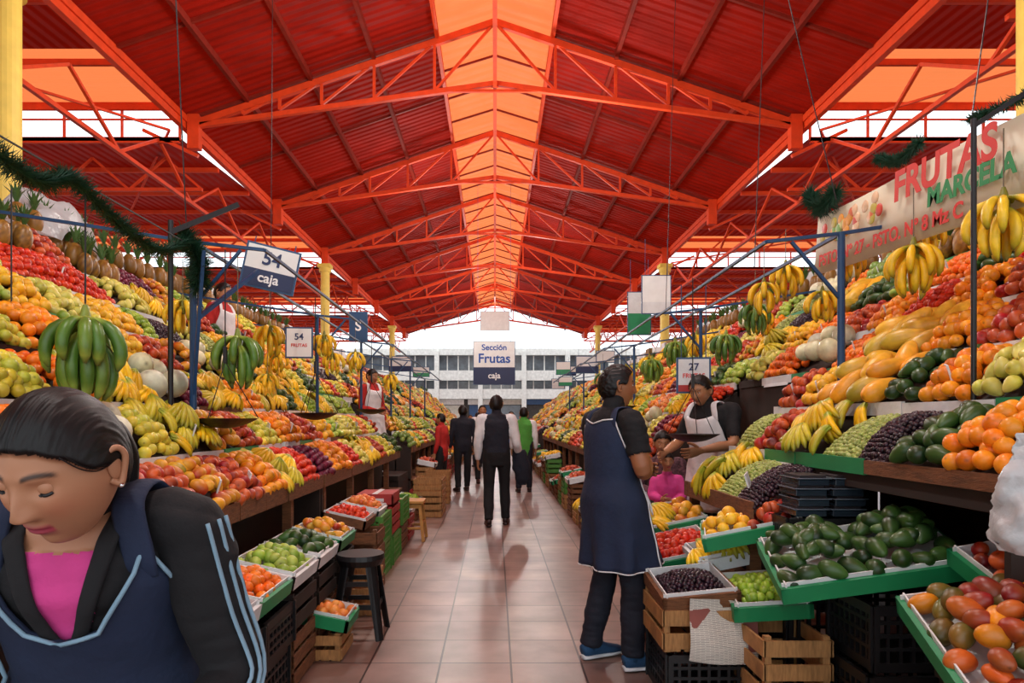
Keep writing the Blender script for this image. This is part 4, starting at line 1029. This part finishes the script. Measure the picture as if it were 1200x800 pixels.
def z3(lab,t,h,x,y):
    if lab=='neck': return None if h>1.45 else C_white
    if lab.startswith('arm'): return C_white if t<.95 else None
    if lab.startswith('leg'): return C_black
    return C_dnavy if h>.95 else C_black
e,W,D=person('man_in_dark_vest',(.02,8.9,0),0,1.70,J=dict(elR=(.26,.0,1.08),wrR=(.3,.15,.93),anR=(.12,.12,.09),toeR=(.14,.3,.03),knR=(.11,.1,.5),anL=(-.1,-.12,.1),toeL=(-.12,.06,.03)),style=dict(zone=z3),voxel=.011,hrot=(.05,-.2,0),baggy=1.25)
g=Geo(); P_,R_=resample([(.3,.12,.98),(.31,.12,.9),(.33,.12,.75),(.34,.13,.62),(.35,.13,.52)],[(.07,.05),(.1,.06),(.11,.06),(.1,.05),(.04,.02)],5); g.tube(P_,R_,n=20); o=g.obj('carried_jacket',[C_dnavy],smooth=True,parent=e)
for v in o.data.vertices: v.co+=Vector((.02,.02,.01))*noise.noise(v.co*12)
o.matrix_world=W
def mkzone(shirt,pants,vest=None,sl=.95):
    def z(lab,t,h,x,y):
        if lab=='neck': return None if h>1.43 else shirt
        if lab.startswith('arm'): return shirt if t<sl else None
        if lab.startswith('leg'): return pants
        return vest or shirt
    return z
def top_w(a): return float(np.interp(a,[0,.4,.8,1.2,1.7],[1.33,1.34,1.36,1.2,1.0]))
g=Geo(); g.box((-1.9,10.45,.28),(1.0,1.1,.56)); g.box((-1.9,9.88,.54),(1.0,.04,.06)); g.obj('raised_platform',[M_dwood])
g=Geo(); g.box((1.82,5.7,.05),(.95,1.5,.1)); g.box((1.35,5.7,.06),(.04,1.5,.12)); g.obj('raised_platform',[M_dwood])
person('woman_in_white_apron',(-1.85,10.2,.56),math.radians(-130),1.58,J=dict(elR=(.22,.05,1.0),wrR=(.12,.28,.95)),style=dict(zone=mkzone(C_red,C_white)),voxel=.013,female=True,hrot=(.2,.1,0),shell=(C_white,None,top_w,.55,.8,(0,.05,0),1.7))
person('man_in_white_apron',(1.74,5.45,.1),math.radians(125),1.66,J=dict(neck=(0,.08,1.41),head=(0,.15,1.51),elR=(.26,.1,1.1),wrR=(.2,.34,1.02),elL=(-.26,.1,1.1),wrL=(-.15,.34,1.05)),style=dict(zone=mkzone(C_black,C_dnavy,sl=.5)),voxel=.012,hrot=(.4,.1,0),shell=(C_white,None,top_w,.6,.9,(0,.05,0),1.9))
sit=dict(pelvis=(0,0,.50),neck=(0,.05,.96),head=(0,.12,1.08),shR=(.15,.05,.9),shL=(-.15,.05,.9),elR=(.21,.1,.68),wrR=(.06,.28,.66),elL=(-.21,.1,.68),wrL=(-.04,.3,.62),
 hipR=(.09,0,.50),hipL=(-.09,0,.50),knR=(.11,.38,.5),knL=(-.11,.38,.5),anR=(.11,.4,.09),anL=(-.11,.4,.09),toeR=(.12,.55,.03),toeL=(-.12,.55,.03))
C_patt=mat('cloth_patterned','5a3a42',rough=.85,var=.8,vscale=45)
person('seated_woman',(1.5,6.1,.1),math.radians(165),1.5,J=sit,style=dict(zone=mkzone(C_patt,C_dnavy)),voxel=.012,female=True,hrot=(.3,.1,0),ponytail=True,sit=True)
wstool((1.51,6.15),.42,.28,z0=.1)
ch={a:tuple(np.array(b)*.6) for a,b in sit.items()}
person('child_in_pink',(1.40,5.55,.36),math.radians(165),1.05,J={**ch,'head':(0,.08,.69)},style=dict(zone=mkzone(C_pink,C_pink)),voxel=.012,female=True,hrot=(.2,.2,0),sit=True)
jbox('cardboard_box',(1.42,5.5,.1),(.3,.3,.27),M_card)
person('vendor_in_red_sweater',(-3.05,7.6,1.3),math.radians(-100),1.6,style=dict(zone=mkzone(C_red,C_dnavy)),voxel=.014,hrot=(.2,0,0),shell=(C_white,None,top_w,.6,.5,(0,0,0),1.7))
far=[((-.62,13.2),.3,1.66,C_dnavy,C_black,None),((-.28,15),3.3,1.7,C_white,C_black,C_dnavy),((.55,13.0),0,1.62,C_white,C_dnavy,C_green),((-.98,12.6),1.2,1.5,C_red,C_black,None),((.75,17),2.8,1.6,C_grey,C_dnavy,None),((-.5,20),.2,1.6,C_white,C_dnavy,None),
 ((.9,21),3,1.62,C_dnavy,C_black,None),((.0,27),3,1.7,C_grey,C_black,None),((-1.0,28),3,1.6,C_red,C_dnavy,None),((.6,36),3,1.65,C_tan,C_black,None),((1.0,24),1,1.6,C_red,C_dnavy,None),((.45,19),3.2,1.62,C_bl,C_black,None),((-1.05,24),.4,1.6,C_bl,C_black,None),((1.5,40),3,1.65,C_white,C_black,None),((-1.8,40),3,1.65,C_red,C_black,None)]
for (x,y),h,H,sh,pt,vs in far: person('market_shopper',(x,y,0),h,H,style=dict(zone=mkzone(sh,pt,vs)),voxel=.02,female=H<1.62,J=dict(anR=(.11,.1,.09),toeR=(.12,.27,.03)))
bpy.context.view_layer.update()
